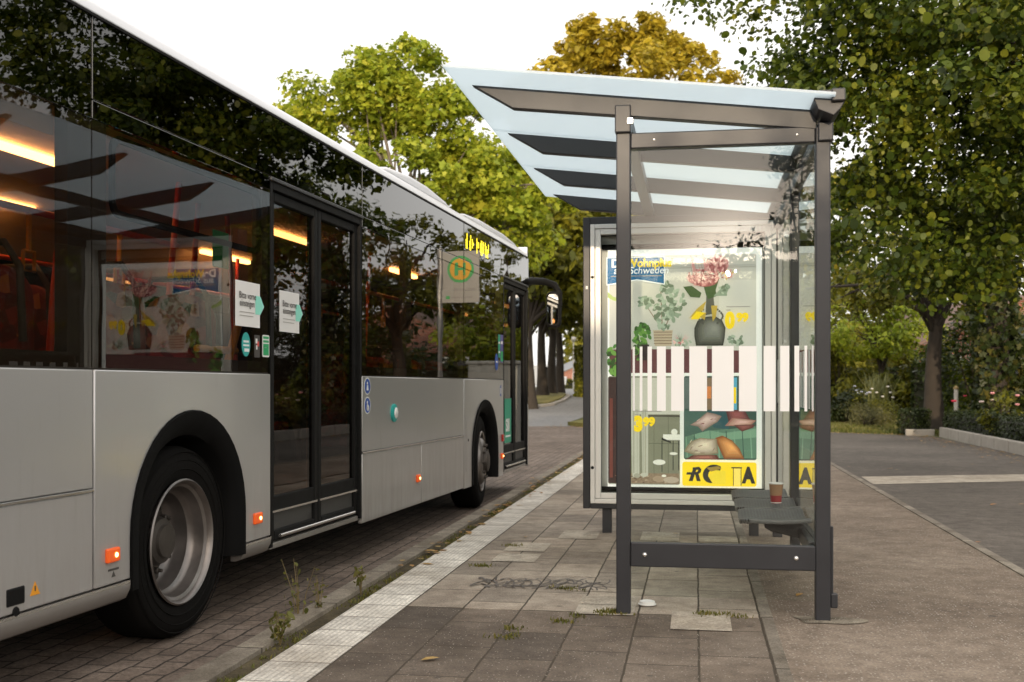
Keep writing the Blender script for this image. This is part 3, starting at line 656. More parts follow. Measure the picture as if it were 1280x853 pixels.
for (y, x, col, bend) in ((-2.35,-0.5,'railred',0.12),(-1.35,-0.55,'railred',-0.1),(-0.25,-0.55,'railred',0.1),(0.72,-0.5,'railred',0.1),(1.45,-0.75,'railred',0.08),(2.2,-0.8,'railred',-0.08),(2.9,-0.55,'railyellow',0.0),(4.1,-0.55,'railred',0.1),(5.2,-0.55,'railred',0.06),(-1.8,-1.9,'railred',0.1),(0.2,-1.9,'railyellow',0.1),(2.4,-1.9,'railred',0.1),(4.4,-1.9,'railred',0.05)):
    MB().tube([(x,y,0.45),(x,y,1.35),(x,y+bend*0.4,1.7),(x,y+bend,2.05),(x,y+bend*1.6,2.40)],0.018,8).build('grab_pole', M[col], bus, smooth=60)
for y in (-1.9,-0.9,-0.4,0.35,3.1,4.6):
    MB().tube([(-0.55,y,2.04),(-0.55,y,1.86)],0.012,6).tube([(-0.55,y-0.04,1.86),(-0.55,y+0.04,1.86),(-0.55,y+0.04,1.77),(-0.55,y-0.04,1.77),(-0.55,y-0.04,1.86)],0.010,6).build('strap_handle', M['railyellow'], bus, smooth=60)
MB().tube([(-0.16,0.45,1.44),(-0.16,0.9,1.44)],0.02,8).tube([(-0.16,0.70,1.20),(-0.16,0.95,1.62)],0.024,8).build('grab_pole', M['railyellow'], bus, smooth=60)
def seat_fabric():
    m, nt, N, L = new_mat('red_moquette'); out = nd(nt,'ShaderNodeOutputMaterial'); p = nd(nt,'ShaderNodeBsdfPrincipled'); tc = nd(nt,'ShaderNodeTexCoord')
    v = nd(nt,'ShaderNodeTexVoronoi'); v.inputs['Scale'].default_value = 16; L.new(tc.outputs['Object'], v.inputs['Vector'])
    s = nd(nt,'ShaderNodeSeparateColor'); L.new(v.outputs['Color'], s.inputs[0])
    cr = nd(nt,'ShaderNodeValToRGB'); e = cr.color_ramp.elements; e[0].color=(0.05,0.008,0.006,1); e[1].color=(0.55,0.20,0.05,1); q=e.new(0.5); q.color=(0.32,0.03,0.02,1); q=e.new(0.75); q.color=(0.10,0.012,0.01,1)
    L.new(s.outputs[0], cr.inputs[0]); L.new(cr.outputs[0], p.inputs['Base Color']); p.inputs['Roughness'].default_value=0.9; L.new(p.outputs[0], out.inputs[0]); return m
M['moquette'] = seat_fabric()
def bus_seat():
    prof = rounded(-0.21,0.21,0.0,0.62,0.16,6)
    b = MB().prism([(p[0],p[1]) for p in prof],'y',-0.03,0.04)
    o = b.build('seat', M['moquette'], bus, bevel=0.02, smooth=50, seg=3)
    MB().prism(rounded(-0.21,0.21,0.02,0.44,0.08),'z',-0.08,0.02).build('seat_cushion', M['moquette'], o, bevel=0.02, smooth=50)
    MB().tube([(-0.20,-0.03,0.30),(-0.20,-0.05,0.60),(-0.13,-0.05,0.70),(0.13,-0.05,0.70),(0.20,-0.05,0.60),(0.20,-0.03,0.30)],0.016,8).build('seat_handle', M['intdark'], o, smooth=60)
    return o
s0 = bus_seat(); s0.location = (-0.36,-2.5,1.12)
for x in (-0.36,-0.82,-1.72,-2.18):
    for y in (-2.5,-1.72,-0.95,-0.1,0.62) + ((3.0,3.8,4.6,5.4) if x in (-0.36,-2.18) else ()):
        if (x, y) != (-0.36,-2.5) and not (x == -0.82 and y > 0.5): copy_part(s0, bus, (x, y, 1.12 if y < 2 else 0.86))
for (y, z) in ((-1.48,2.16),(0.36,1.86)):
    MB().box(-0.024,-0.018,y,y+0.17,z,z+0.19).build('exit_label', M['green'], bus)
# marker lamps and small fittings
def marker(y, z, w=0.10, h=0.07):
    o = MB().box(-0.004,0.018,y-w/2,y+w/2,z-h/2,z+h/2).build('side_lamp', M['marker'], bus, bevel=0.008)
    MB().lathe([(0.011,0.0),(0.010,0.003),(0.0,0.004)],'x',(0.0185,y+0.012,z),12).build('bulb', M['markerhot'], o, smooth=60)
for y, z in ((-0.606,0.512),(0.834,0.505),(3.862,0.484),(6.96,0.478)): marker(y, z, 0.095 if y < 2 else 0.08, 0.062)
MB().box(-0.004,0.020,6.95,7.03,0.635,0.715).build('reflector', M['redlens'], bus, bevel=0.008)
MB().lathe([(0.070,0.0),(0.070,0.012),(0.058,0.016),(0.0,0.017)],'x',(0.0,3.24,1.035),28,M['teal']).lathe([(0.043,0.0175),(0.039,0.022),(0,0.0225)],'x',(0,3.25,1.035),24,M['white']).build('request_button', None, bus, smooth=50)
MB().box(-0.03,0.004,-1.30,-1.19,0.415,0.485).build('hatch_latch', M['rubber'], bus, bevel=0.008)
MB().lathe([(0.02,0.0),(0.018,0.004),(0,0.005)],'x',(0.001,-1.245,0.392),14).build('hatch_lock', M['rubber'], bus, smooth=50)
MB().prism([(-1.16,0.435),(-1.10,0.435),(-1.13,0.487)],'x',0.0005,0.002,M['orange']).box(0.0022,0.0026,-1.134,-1.126,0.45,0.47,M['ink']).build('warning_sticker', None, bus)
MB().box(0.0005,0.002,-0.63,-0.55,0.443,0.452).prism([(-0.605,0.415),(-0.575,0.415),(-0.590,0.440)],'x',0.0005,0.002).build('jacking_mark', M['ink'], bus)
MB().prism(rounded(5.42,5.52,0.42,0.93,0.02),'x',0.0005,0.004).build('fuel_flap', M['silver'], bus, bevel=0.002)
MB().lathe([(0.014,0.0),(0.012,0.004),(0,0.005)],'x',(0.004,5.50,0.72),12).build('flap_lock', M['rubber'], bus, smooth=50)
# notices and stickers on the glass
def put_text(b, s, x, y, z, size, m, bold=0.0, frame='bus', shear=0.0, align='LEFT', sx=1.0):
    vs, fs = text_geo(s, size, bold, shear, align, sx)
    if frame == 'bus': q = [(x, y+p[0], z+p[1]) for p in vs]
    else: q = [(x+p[0], y, z+p[1]) for p in vs]
    b.add(q, fs, m)
def notice(y0, z0, w, h, xoff=0.002):
    d = 0.055
    poly = [(y0,z0),(y0+w,z0),(y0+w,z0+h*0.28),(y0+w+d*0.9,z0+h*0.47),(y0+w+d,z0+h*0.5),(y0+w+d*0.9,z0+h*0.53),(y0+w,z0+h*0.72),(y0+w,z0+h),(y0,z0+h)]
    o = MB().prism(poly,'x',xoff,xoff+0.002).build('notice', M['paper'], bus)
    b = MB(); x = xoff+0.0035
    b.ngon([(x,y0+w*0.80,z0+h*0.30),(x,y0+w+0.004,z0+h*0.30),(x,y0+w+d*0.92,z0+h*0.5),(x,y0+w+0.004,z0+h*0.72),(x,y0+w*0.80,z0+h*0.72)], M['mint'])
    x += 0.001
    put_text(b,'Bitte vorne',x,y0+w*0.13,z0+h*0.62,0.052,M['ink'],0.0004,sx=0.88)
    put_text(b,'einsteigen',x,y0+w*0.15,z0+h*0.45,0.052,M['ink'],0.0004,sx=0.88)
    for k, ww in enumerate((0.60,0.56)): b.box(x-0.0004,x,y0+w*0.15,y0+w*(0.15+ww),z0+h*(0.31-0.08*k),z0+h*(0.325-0.08*k),M['inkgrey'])
    b.build('lettering', None, o)
notice(0.565,1.565,0.30,0.245); notice(1.225,1.565,0.29,0.245,-0.040)
def sticker(pts, m, marks=()):
    o = MB().prism(pts,'x',0.0005,0.0015).build('sticker', m, bus)
    if marks:
        b = MB()
        for (y0,y1,z0,z1,mm) in marks: b.box(0.0018,0.0022,y0,y1,z0,z1,mm)
        b.build('sticker_print', None, o)
sticker(ell(0.697,1.468,0.052,0.066),M['teal'],[(0.665,0.73,1.478,1.49,M['white']),(0.662,0.735,1.458,1.468,M['white']),(0.675,0.735,1.428,1.446,M['white'])])
sticker(rounded(0.80,0.87,1.40,1.525,0.008),M['ink'],[(0.815,0.838,1.478,1.505,M['paper']),(0.832,0.858,1.462,1.49,M['red']),(0.822,0.838,1.444,1.468,M['paper'])])
sticker(rounded(0.905,0.995,1.405,1.53,0.012),M['paper'],[(0.913,0.987,1.415,1.48,M['green']),(0.913,0.987,1.487,1.50,M['green']),(0.913,0.987,1.508,1.522,M['green']),(0.92,0.955,1.455,1.462,M['paper'])])
for z in (1.24,1.103):
    sticker(ell(2.645,z,0.066,0.062),M['white'])
    sticker_o = MB().prism(ell(2.645,z,0.058,0.054),'x',0.0018,0.0024).build('sticker', M['blue'], bus)
    pic = MB().prism(ell(2.64,z+0.022,0.012,0.011),'x',0.0026,0.003).prism([(2.625,z-0.03),(2.665,z-0.03),(2.655,z+0.008),(2.632,z+0.008)],'x',0.0026,0.003)
    if z < 1.2: pic.prism(ell(2.652,z-0.018,0.026,0.022),'x',0.0026,0.003)
    pic.build('pictogram', M['white'], sticker_o)
sticker(rounded(6.80,6.89,1.55,1.80,0.01),M['doorgreen'],[(6.81,6.88,1.60,1.62,M['white']),(6.81,6.88,1.70,1.72,M['white'])])
sticker(rounded(6.90,7.03,1.50,1.80,0.01),plain('violet_sticker',(0.12,0.10,0.30),0.4),[(6.91,7.02,1.51,1.62,M['green']),(6.93,7.0,1.70,1.73,M['white'])])
sticker(ell(6.72,1.50,0.07,0.09),M['blue'],[(6.69,6.75,1.49,1.51,M['white'])])
sticker(rounded(6.89,6.94,1.13,1.25,0.005),M['blue'],[(6.90,6.93,1.16,1.22,M['white'])])
# green plate in the front door
o = MB().prism(rounded(7.28,7.62,0.60,1.10,0.01),'x',-0.040,-0.037).build('door_plate', M['doorgreen'], bus)
b = MB(); put_text(b,'SIII',-0.0355,7.33,0.735,0.19,M['white'],0.008,sx=0.85); b.box(-0.036,-0.0355,7.32,7.58,0.665,0.685,M['white']); b.build('lettering',None,o)
# numbers above reflector

# side destination display: columns of amber light dots in the black band
o = MB().box(-0.0005,0.001,5.36,6.46,2.53,2.74).build('destination_display', M['gloss'], bus)
b = MB(); rr = random.Random(4); y = 5.42
while y < 6.38:
    if rr.random() < 0.84:
        z0 = 2.56+0.03*rr.randint(0,2); z1 = 2.71-0.03*rr.randint(0,2)
        b.box(0.0012,0.0018,y,y+0.022,z0,z1)
    y += 0.034 if rr.random() < 0.8 else 0.075
b.build('display_dots',M['led'],o)
# wing mirror
mr = MB().tube([(-0.10,FT-0.12,2.52),(-0.02,FT+0.10,2.55),(0.10,FT+0.30,2.56),(0.22,FT+0.38,2.52),(0.275,FT+0.40,2.42),(0.285,FT+0.40,2.25)],[0.05,0.048,0.045,0.045,0.042,0.035],12).build('mirror_arm', M['rubber'], bus, smooth=60)
mh = MB().prism(rounded(0.12,0.30,1.98,2.44,0.07,6),'y',FT+0.33,FT+0.47).build('mirror', M['rubber'], bus, bevel=0.03, smooth=50, seg=3)
MB().prism(rounded(0.14,0.275,2.02,2.40,0.05,5),'y',FT+0.326,FT+0.329).build('mirror_glass', plain('mirror_silver',(0.75,0.77,0.8),0.03,1.0,0.02), mh)
# ------------------------------------------------------------------ the shelter (local frame: x = -b, y = a)
sh = thing('bus_shelter', 'dark grey bus shelter with slanting pale glass roof and striped side pane', 'bus shelter', LOC, RZ)
AN = M['anthracite']
def bx(b0, b1, a0, a1, z0, z1, name, m=AN, bevel=0.006, parent=sh):
    return MB().box(-b0,-b1,a0,a1,z0,z1).build(name, m, parent, bevel=bevel)
PW = 0.066
# posts
bx(0.915,0.985,-0.03,0.04,0.0,2.47,'post'); bx(-0.035,0.034,-0.035,0.035,-0.02,2.36,'post')
bx(-0.035,0.035,2.98,3.05,0.0,2.42,'post'); bx(-0.03,0.03,1.47,1.53,0.0,2.36,'post')
for b, a in ((0.95,3.08),): bx(b-0.035,b+0.035,a-0.035,a+0.035,2.42,2.47,'post')
# bracket heads
bx(0.912,0.99,-0.055,0.08,2.36,2.495,'post_head'); bx(-0.045,0.025,-0.06,0.06,2.285,2.375,'post_head')
bx(0.90,0.93,-0.06,-0.04,2.40,2.43,'bolt',M['bolt'],0.002)
# long tubes under the rafters
bx(0.915,0.985,0.081,3.35,2.415,2.485,'purlin'); bx(-0.03,0.03,0.061,3.35,2.29,2.36,'purlin')
# gutter profile along the back edge
MB().prism([(0.075,2.425),(0.075,2.475),(0.055,2.49),(-0.035,2.49),(-0.06,2.45),(-0.04,2.40),(0.03,2.37),(0.06,2.40)],'y',-0.20,3.46).build('gutter', AN, sh, bevel=0.004)
MB().box(0.018,0.078,-0.235,-0.201,2.43,2.487).build('gutter_cap', AN, sh, bevel=0.005)
# rafters, tapering to the front tip
def roof_z(b): return 2.445 + (b+0.033)*(2.651-2.44)/1.829
for a in (0.0,1.08,2.16,3.24):
    w = 0.03
    poly = [(-1.71,roof_z(1.71)-0.014),(-0.03,roof_z(0.03)-0.014),(-0.03,roof_z(0.03)-0.105),(-1.50,roof_z(1.50)-0.115)]
    MB().prism(poly,'y',a-w,a+w).build('rafter', AN, sh, bevel=0.004)
# roof glass in three panes with fine joints
for (a0, a1) in ((-0.28,1.077),(1.083,2.157),(2.163,3.45)):
    v = []
    for (b, a) in ((1.80,a0),(-0.03,a0),(-0.03,a1),(1.80,a1)):
        v += [(-b, a, roof_z(b)), (-b, a, roof_z(b)+0.012)]
    MB().add(v, [(0,2,4,6),(1,7,5,3),(0,1,3,2),(2,3,5,4),(4,5,7,6),(6,7,1,0)]).build('roof_glass', M['roofglass'], sh)
# frame bars of the near side and its pane
bx(0.914,0.0345,-0.028,0.030,2.285,2.362,'top_rail'); bx(0.914,0.0345,-0.036,0.000,0.237,0.357,'lower_rail')
for b in (0.845,0.125): 
    MB().lathe([(0.012,0.0),(0.012,-0.004),(0.006,-0.009),(0,-0.010)],'y',(-b,-0.036,0.297),16).build('bolt', M['bolt'], sh, smooth=60)
for b in (0.80,0.12): MB().lathe([(0.006,0.0),(0.005,-0.003),(0,-0.004)],'y',(-b,-0.028,2.325),10).build('bolt', M['bolt'], sh, smooth=60)
sg = bx(0.913,0.036,0.006,0.014,0.087,2.284,'side_glass',M['clear'],0)
ST = [(0.906,0.895),(0.871,0.858),(0.833,0.812),(0.787,0.744),(0.718,0.656),(0.63,0.545),(0.521,0.417),(0.392,0.308),(0.275,0.219),(0.197,0.154),(0.13,0.107),(0.083,0.070),(0.048,0.040)]
b = MB()
for (p, q) in ST: b.box(-p,-q,0.0035,0.0045,0.999,1.315)
b.build('stripe_film', M['stripe'], sg)
bx(-0.07,-0.036,-0.02,0.02,0.06,0.13,'hinge_block')
MB().box(0.036,0.05,-0.012,0.012,0.10,0.45).build('cable_cover', AN, sh, bevel=0.004)
# back wall: two panes, top and lower rails
for (a0, a1) in ((0.038,1.467),(1.533,2.977)):
    bg = bx(0.004,-0.004,a0,a1,0.36,2.285,'back_glass',M['clear'],0)
    b = MB(); n = 9
    for k in range(n):
        u = (k+0.5)/n; w = 0.012+0.075*math.sin(PI*u); cc = a0+(a1-a0)*u; b.box(-0.0055,-0.0048,cc-w/2,cc+w/2,0.999,1.315)
    b.build('stripe_film', M['stripe'], bg)
    bx(0.018,-0.018,a0,a1,0.237,0.357,'lower_rail')
# bench: three perforated pads on brackets
def perforated():
    m, nt, N, L = new_mat('perforated_steel'); out = nd(nt,'ShaderNodeOutputMaterial'); p = nd(nt,'ShaderNodeBsdfPrincipled'); tc = nd(nt,'ShaderNodeTexCoord')
    br = nd(nt,'ShaderNodeTexBrick'); br.inputs['Scale'].default_value=1; br.inputs['Brick Width'].default_value=0.034; br.inputs['Row Height'].default_value=0.012; br.inputs['Mortar Size'].default_value=0.0035; br.inputs['Mortar Smooth'].default_value=0.2
    br.inputs['Color1'].default_value=(0.004,0.004,0.004,1); br.inputs['Color2'].default_value=(0.006,0.006,0.006,1); br.inputs['Mortar'].default_value=(0.13,0.13,0.135,1)
    L.new(tc.outputs['Object'], br.inputs['Vector']); L.new(br.outputs['Color'], p.inputs['Base Color']); p.inputs['Roughness'].default_value=0.42; p.inputs['Metallic'].default_value=0.2
    bp = nd(nt,'ShaderNodeBump'); bp.inputs['Strength'].default_value=0.6; bp.inputs['Distance'].default_value=0.004; L.new(br.outputs['Fac'], bp.inputs['Height']); L.new(bp.outputs[0], p.inputs['Normal']); L.new(p.outputs[0], out.inputs[0]); return m
PERF = perforated()
def seat_pad(a0, a1):
    na, nb = 14, 12; vs, fs = [], []
    ri = 0.05
    for i in range(na+1):
        u = i/na
        for j in range(nb+1):
            v = j/nb; b = 0.015+0.355*v; a = a0+(a1-a0)*u
            z = 0.428 + 0.014*math.cos(2*PI*u) - 0.018*math.sin(PI*v)*0.6
            if v > 0.88: z -= 0.10*(v-0.88)
            # rounded front corners
            e = min(u,1-u)*(a1-a0)
            if e < ri and v > 0.86:
                b -= (ri-e)**2/ri*0.9*(v-0.86)/0.14
            vs.append((-b, a, z))
    for i in range(na):
        for j in range(nb):
            k = i*(nb+1)+j; fs.append((k,k+1,k+nb+2,k+nb+1))
    o = MB().add(vs, fs).build('seat', PERF, sh, smooth=60)
    s = o.modifiers.new('thick','SOLIDIFY'); s.thickness = 0.022; s.offset = -1
    bv = o.modifiers.new('bevel','BEVEL'); bv.width = 0.006; bv.segments = 2; bv.limit_method='ANGLE'; bv.angle_limit = math.radians(50)
    return o
for a0 in (0.36,0.945,1.53): seat_pad(a0, a0+0.545)
for a in (0.64,1.225,1.81):
    MB().prism([(-0.03,0.30),(-0.20,0.34),(-0.235,0.36),(-0.235,0.405),(-0.03,0.405)],'y',a-0.03,a+0.03).build('seat_bracket', AN, sh, bevel=0.008)
bx(0.055,0.019,0.10,2.4,0.30,0.36,'seat_beam')

# ------------------------------------------------------------------ advertising case (same local frame)
ad = thing('advertising_case', 'large framed advertising case with furniture poster closing the far end of the shelter', 'advertising case', LOC, RZ)
A0 = 2.99
MB().box(-1.45,-1.395,A0,A0+0.16,0.186,2.41).box(-1.3945,-0.0095,A0,A0+0.16,2.356,2.41).box(-1.3945,-0.0095,A0,A0+0.16,0.186,0.226).box(-0.009,0.018,A0,A0+0.16,0.186,2.41).box(-1.394,-0.01,A0+0.12,A0+0.15,0.227,2.355).build('case', AN, ad, bevel=0.006)
for b in (1.27,0.17): MB().box(-b-0.035,-b+0.035,A0+0.03,A0+0.11,-0.05,0.1855).build('leg', AN, ad, bevel=0.004)
def frame(b, x0, x1, z0, z1, w, y0, y1, m=None):
    b.box(x0,x0+w,y0,y1,z0,z1,m).box(x1-w,x1,y0,y1,z0,z1,m).box(x0+w+0.0005,x1-w-0.0005,y0,y1,z1-w,z1,m).box(x0+w+0.0005,x1-w-0.0005,y0,y1,z0,z0+w,m)
    return b
fo = frame(MB(), -1.393,-0.011,0.228,2.354,0.034,A0-0.012,A0+0.05); frame(fo, -1.356,-0.048,0.265,2.317,0.042,A0-0.006,A0+0.05)
fo.build('door_frame', M['alu'], ad, bevel=0.004)
for z in (1.95,0.50): MB().lathe([(0.012,0.0),(0.012,-0.004),(0.006,-0.006),(0,-0.006)],'y',(-1.376,A0-0.012,z),16).build('lock', M['rubber'], ad, smooth=50)
MB().box(-1.428,-1.412,A0-0.004,A0-0.001,1.86,1.885).build('number_tag', M['white'], ad)
MB().box(-1.314,-0.090,A0+0.012,A0+0.018,0.308,2.274).build('case_glass', M['caseglass'], ad)
MB().box(-1.313,-0.091,A0+0.095,A0+0.10,0.309,2.273).build('back_panel', plain('case_backing',(0.50,0.50,0.47),0.6), ad)
MB().tube([(-1.31,A0+0.075,2.186),(-0.094,A0+0.075,2.186)],0.022,10).tube([(-1.31,A0+0.075,0.334),(-0.094,A0+0.075,0.334)],0.018,10).build('roller', M['rubber'], ad, smooth=50)
poster = MB().box(-1.266,-0.110,A0+0.068,A0+0.072,0.351,2.163).build('poster', plain('poster_paper',(0.82,0.81,0.77),0.45,var=0.02,glow=0.55), ad)  # even glow put into the paper to make up for weak front light

# poster picture: flat printed shapes, each a hair in front of the one below
class Print:
    def __init__(self): self.b = MB(); self.y = A0+0.0675
    def X(self, px): return -1.266 + (px-759)*1.156/194
    def Z(self, py): return 2.163 - (py-312)*1.812/300
    def poly(self, pts, m):
        self.y -= 0.00006
        self.b.ngon([(self.X(x), self.y, self.Z(y)) for x, y in pts], m)
    def text(self, s, px, py, h, m, bold=0.0, shear=0.0, sx=1.0):
        self.y -= 0.00006
        put_text(self.b, s, self.X(px), self.y, self.Z(py), h, m, bold, 'ad', shear, sx=sx)
    def rect(self, x0, x1, y0, y1, m): self.poly([(x0,y0),(x1,y0),(x1,y1),(x0,y1)], m)
    def rrect(self, x0, x1, y0, y1, r, m): self.poly(rounded(x0,x1,y0,y1,r,4), m)
    def ell(self, cx, cy, rx, ry, m, rot=0.0, n=16): self.poly(ell(cx,cy,rx,ry,n,rot), m)
def ink(name, c, var=0.10, scale=14): return plain('print_'+name, c, 0.5, var=var, scale=scale, glow=GLOW)
GLOW = 0.55      # glow added to paper and print to brighten them; the case holds no lamp
P = Print(); rr = random.Random(11)
PW_ = ink('white',(0.82,0.82,0.80),0.03); PG_ = ink('small_print',(0.28,0.26,0.24))
def tone(c): 
    c = tuple(round(max(0,min(1,v))*40)/40 if max(c) > 0.25 else round(max(0,v)*100)/100 for v in c)
    return ink('tone_%d_%d_%d' % tuple(int(v*100) for v in c), c, 0.08)
def shade(pts, hx, hy, c0, c1, n=7):
    for k in range(n):
        q_ = (1-k/n)**0.8; f = k/(n-1)
        P.poly([(hx+(x-hx)*q_, hy+(y-hy)*q_) for x,y in pts], tone([a+(b-a)*f for a,b in zip(c0,c1)]))
wall_ = ink('wall',(0.50,0.48,0.42),0.12,2.5); shelf = ink('shelf',(0.30,0.29,0.25)); plum = ink('plum',(0.12,0.04,0.045)); sage = [ink('sage_a',(0.22,0.28,0.20)),ink('sage_b',(0.34,0.40,0.30)),ink('sage_c',(0.13,0.17,0.11))]
leafg = [ink('leaf_a',(0.06,0.16,0.03)),ink('leaf_b',(0.13,0.27,0.05)),ink('leaf_c',(0.03,0.07,0.015))]
pink = [ink('pink_a',(0.58,0.27,0.25)),ink('pink_b',(0.40,0.13,0.13)),ink('pink_c',(0.72,0.45,0.39))]
yel = ink('yellow',(0.88,0.62,0.01),0.03); yellf = ink('yellow_leaf',(0.48,0.33,0.05)); vase = ink('vase',(0.075,0.075,0.06),0.4,8); vhi = ink('vase_light',(0.20,0.20,0.17)); beige = ink('beige_pot',(0.45,0.36,0.25)); bro = ink('brown',(0.20,0.13,0.08)); bluem = ink('blue',(0.0,0.11,0.26),0.04)
P.rect(761,946,320,468,wall_); P.rect(761,946,438,468,plum)
P.rect(831,946,333,334.5,ink('wall_line',(0.38,0.37,0.33))); P.rect(831,946,335.5,336.5,shelf)
P.rect(900,946,352,440,ink('wall_light',(0.56,0.54,0.48),0.1,3))
P.poly([(759,365),(766,371),(775,374),(775,378),(766,376),(759,372)], ink('stalk',(0.36,0.44,0.14)))
def leafcluster(n, cx, cy, rx, ry, mats, smin, smax, asp=0.6):
    for k in range(n):
        t = rr.uniform(0,2*PI); q = math.sqrt(rr.random()); s = rr.uniform(smin,smax)
        P.ell(cx+rx*q*math.cos(t), cy+ry*q*math.sin(t), s, s*asp, rr.choice(mats), rr.uniform(0,PI), 9)
# potted eucalyptus
P.poly([(817,414),(842,414),(840,434),(819,434)], beige)
for k in range(5): P.rect(818,841,416+3.6*k,417+3.6*k,bro)
for (x0,y0,x1,y1) in ((828,414,826,360),(830,414,846,378),(828,414,806,380)): P.poly([(x0,y0),(x0+1.5,y0),(x1+1,y1),(x1,y1)], bro)
leafcluster(26,807,378,9,8,sage,2.4,4.2); leafcluster(60,832,388,13,26,sage,2.6,5); leafcluster(30,846,380,11,18,sage,2.4,4.4); leafcluster(16,833,360,8,9,sage,2.4,4)
# leafy plant on the left, black basket, succulent
leafcluster(26,768,448,8,22,leafg,3,5); leafcluster(46,802,420,11,14,leafg,2.5,5); P.rect(797,812,432,452,ink('basket',(0.03,0.02,0.02))); leafcluster(20,798,440,6,12,leafg,2,3.6)
for k in range(18):
    t = PI+PI*k/17; P.poly([(851,431),(853,431),(852+16*math.cos(t),431+14*math.sin(t))], rr.choice(pink+sage))
leafcluster(14,852,430,14,4,sage+pink,2,3)
# vase with flowers
P.poly([(884,372),(893,372),(895,394),(883,396)], vase)
shade([(882,398),(895,397),(904,403),(908,412),(907,424),(905,434),(871,434),(869,422),(869,412),(873,403)],895,412,(0.035,0.035,0.028),(0.24,0.24,0.20),9)
for s_ in (-1,1):
    for k in range(9):
        t0 = PI*k/8; P.ell(889+s_*(9+6.5*math.sin(t0)), 389+k*2.1, 1.4, 1.5, vase, 0, 8)
P.poly([(884,372),(878,350),(881,349),(888,370)], leafg[2]); P.poly([(890,372),(897,350),(900,351),(893,373)], leafg[2])
P.poly([(855,360),(866,359),(878,368),(876,374),(864,373)], leafg[2]); P.poly([(880,356),(894,356),(897,372),(886,376)], leafg[2]); P.poly([(893,372),(905,360),(914,359),(908,372)], sage[0])
P.poly([(862,400),(872,388),(884,378),(880,390)], yellf); P.poly([(864,401),(872,391),(884,393),(874,401)], yel); P.poly([(876,398),(884,392),(882,402)], yellf); P.poly([(890,384),(898,384),(896,398),(892,404)], yellf)
pink.append(ink('pink_d',(0.26,0.07,0.07)))
P.ell(882,352,17,8.5,pink[3]); P.ell(897,334,13,10,pink[3])
leafcluster(170,880,349,20,10,pink,1.2,2.6); leafcluster(140,897,333,14,11,pink,1.2,2.6); leafcluster(40,909,344,8,7,pink+[yellf],1,2.2)
for k in range(16): x0 = rr.uniform(860,915); P.poly([(x0,346),(x0+0.8,346),(x0+rr.uniform(-9,9),rr.uniform(318,332))], rr.choice(sage+pink))
for (x,y) in ((866,324),(880,323)): P.poly([(x-1.5,y),(x+1.5,y),(x+5,y+18),(x+2,y+18)], pink[0])
leafcluster(14,908,365,7,6,sage,2,3.5); leafcluster(22,921,428,10,6,sage,2,3.6)
# prices and small print
P.text('0',908,411.5,0.155,yel,0.012,sx=0.8); P.text('99',921.5,404,0.085,yel,0.006)
for k,(x1) in enumerate((938,914)): P.rect(909,x1,385.5+4*k,386.6+4*k,PG_)
# blue flag
P.poly([(758,322),(832,322),(832,357.5),(797,351.5),(758,357.5)], PW_); P.poly([(759,323),(831,323),(831,356),(797,350),(759,356)], bluem)
P.text('Der',764,334.5,0.088,PW_,0.0035); P.text('Wohnplus',783,334.5,0.088,yel,0.0035,sx=0.93); P.text('+',825.5,331,0.06,yel,0.002)
P.text('aus Schweden',767,343,0.075,PW_,0.0008,0.15,sx=0.98)
P.rect(764,828,345.4,346.6,PG_)
# lower left picture: curtains and tables
room = ink('room',(0.20,0.20,0.14),0.25,3); cur = ink('curtain',(0.46,0.45,0.37),0.15,6); cur2 = ink('curtain_fold',(0.33,0.32,0.25)); rug = ink('rug',(0.24,0.17,0.11),0.5,60)
P.rrect(760,851,472,608,2.5,room); P.rect(761,850,594,607,rug); P.rrect(760,774,473,607,2.5,ink('drape',(0.035,0.018,0.016))); P.rect(762,766,500,600,ink('drape_fold',(0.13,0.035,0.025)))
P.rect(774,851,474,520,ink('room_light',(0.52,0.50,0.42),0.1,3)); P.rect(811,851,521,523,ink('rod',(0.06,0.05,0.04)))
for (x0,x1) in ((789,800),(802,811)):
    P.poly([(x0,514),(x1,514),(x1,596),(x0+2,600)], cur); P.rect(x0+3,x0+4.5,514,594,cur2); P.rect(x1-4,x1-2.6,514,594,cur2)
P.rect(776,789,516,594,cur2)
for k in range(14): x0 = rr.choice((rr.uniform(776,788),rr.uniform(790,799),rr.uniform(803,810))); P.poly([(x0,515),(x0+0.9,515),(x0+rr.uniform(-0.5,1.6),594),(x0,594)], rr.choice((cur,cur2,ink('curtain_light',(0.58,0.57,0.49)))))
for x0 in (818,836): P.rect(x0,x0+0.8,523,594,ink('panel_line',(0.13,0.13,0.09)))
P.rect(811,851,556,557,ink('panel_line',(0.13,0.13,0.09)))
for k in range(40): P.ell(rr.uniform(764,848),rr.uniform(597,606),rr.uniform(1,3),0.7,rr.choice((bro,ink('rug_light',(0.42,0.32,0.22)),ink('rug_dark',(0.10,0.06,0.04)))),rr.uniform(-0.3,0.3),8)
blk = ink('black',(0.02,0.02,0.018),0.2); wh = ink('ivory',(0.72,0.70,0.62),0.08)
for (x,y0,y1) in ((828,553,592),(842,553,590),(849,553,590)): P.rect(x,x+1,y0,y1,blk)
P.rect(830,851,545,552,wh); P.ell(844,542,4,4,wh); P.poly([(828,549),(840,554),(840,556),(828,552)],blk)
P.ell(825,580,8,3.4,wh); P.ell(843,569,5,1.8,wh); P.ell(797,597,4,3,cur2); P.ell(806,596,5,2.5,cur); P.ell(824,601,7,4,ink('cushion_a',(0.34,0.25,0.17))); P.ell(840,602,10,4,ink('cushion_b',(0.42,0.34,0.26))); P.ell(831,597,3,1.6,wh)
P.text('3',793.5,540,0.145,yel,0.012,sx=0.85); P.text('99',805,534,0.085,yel,0.006)
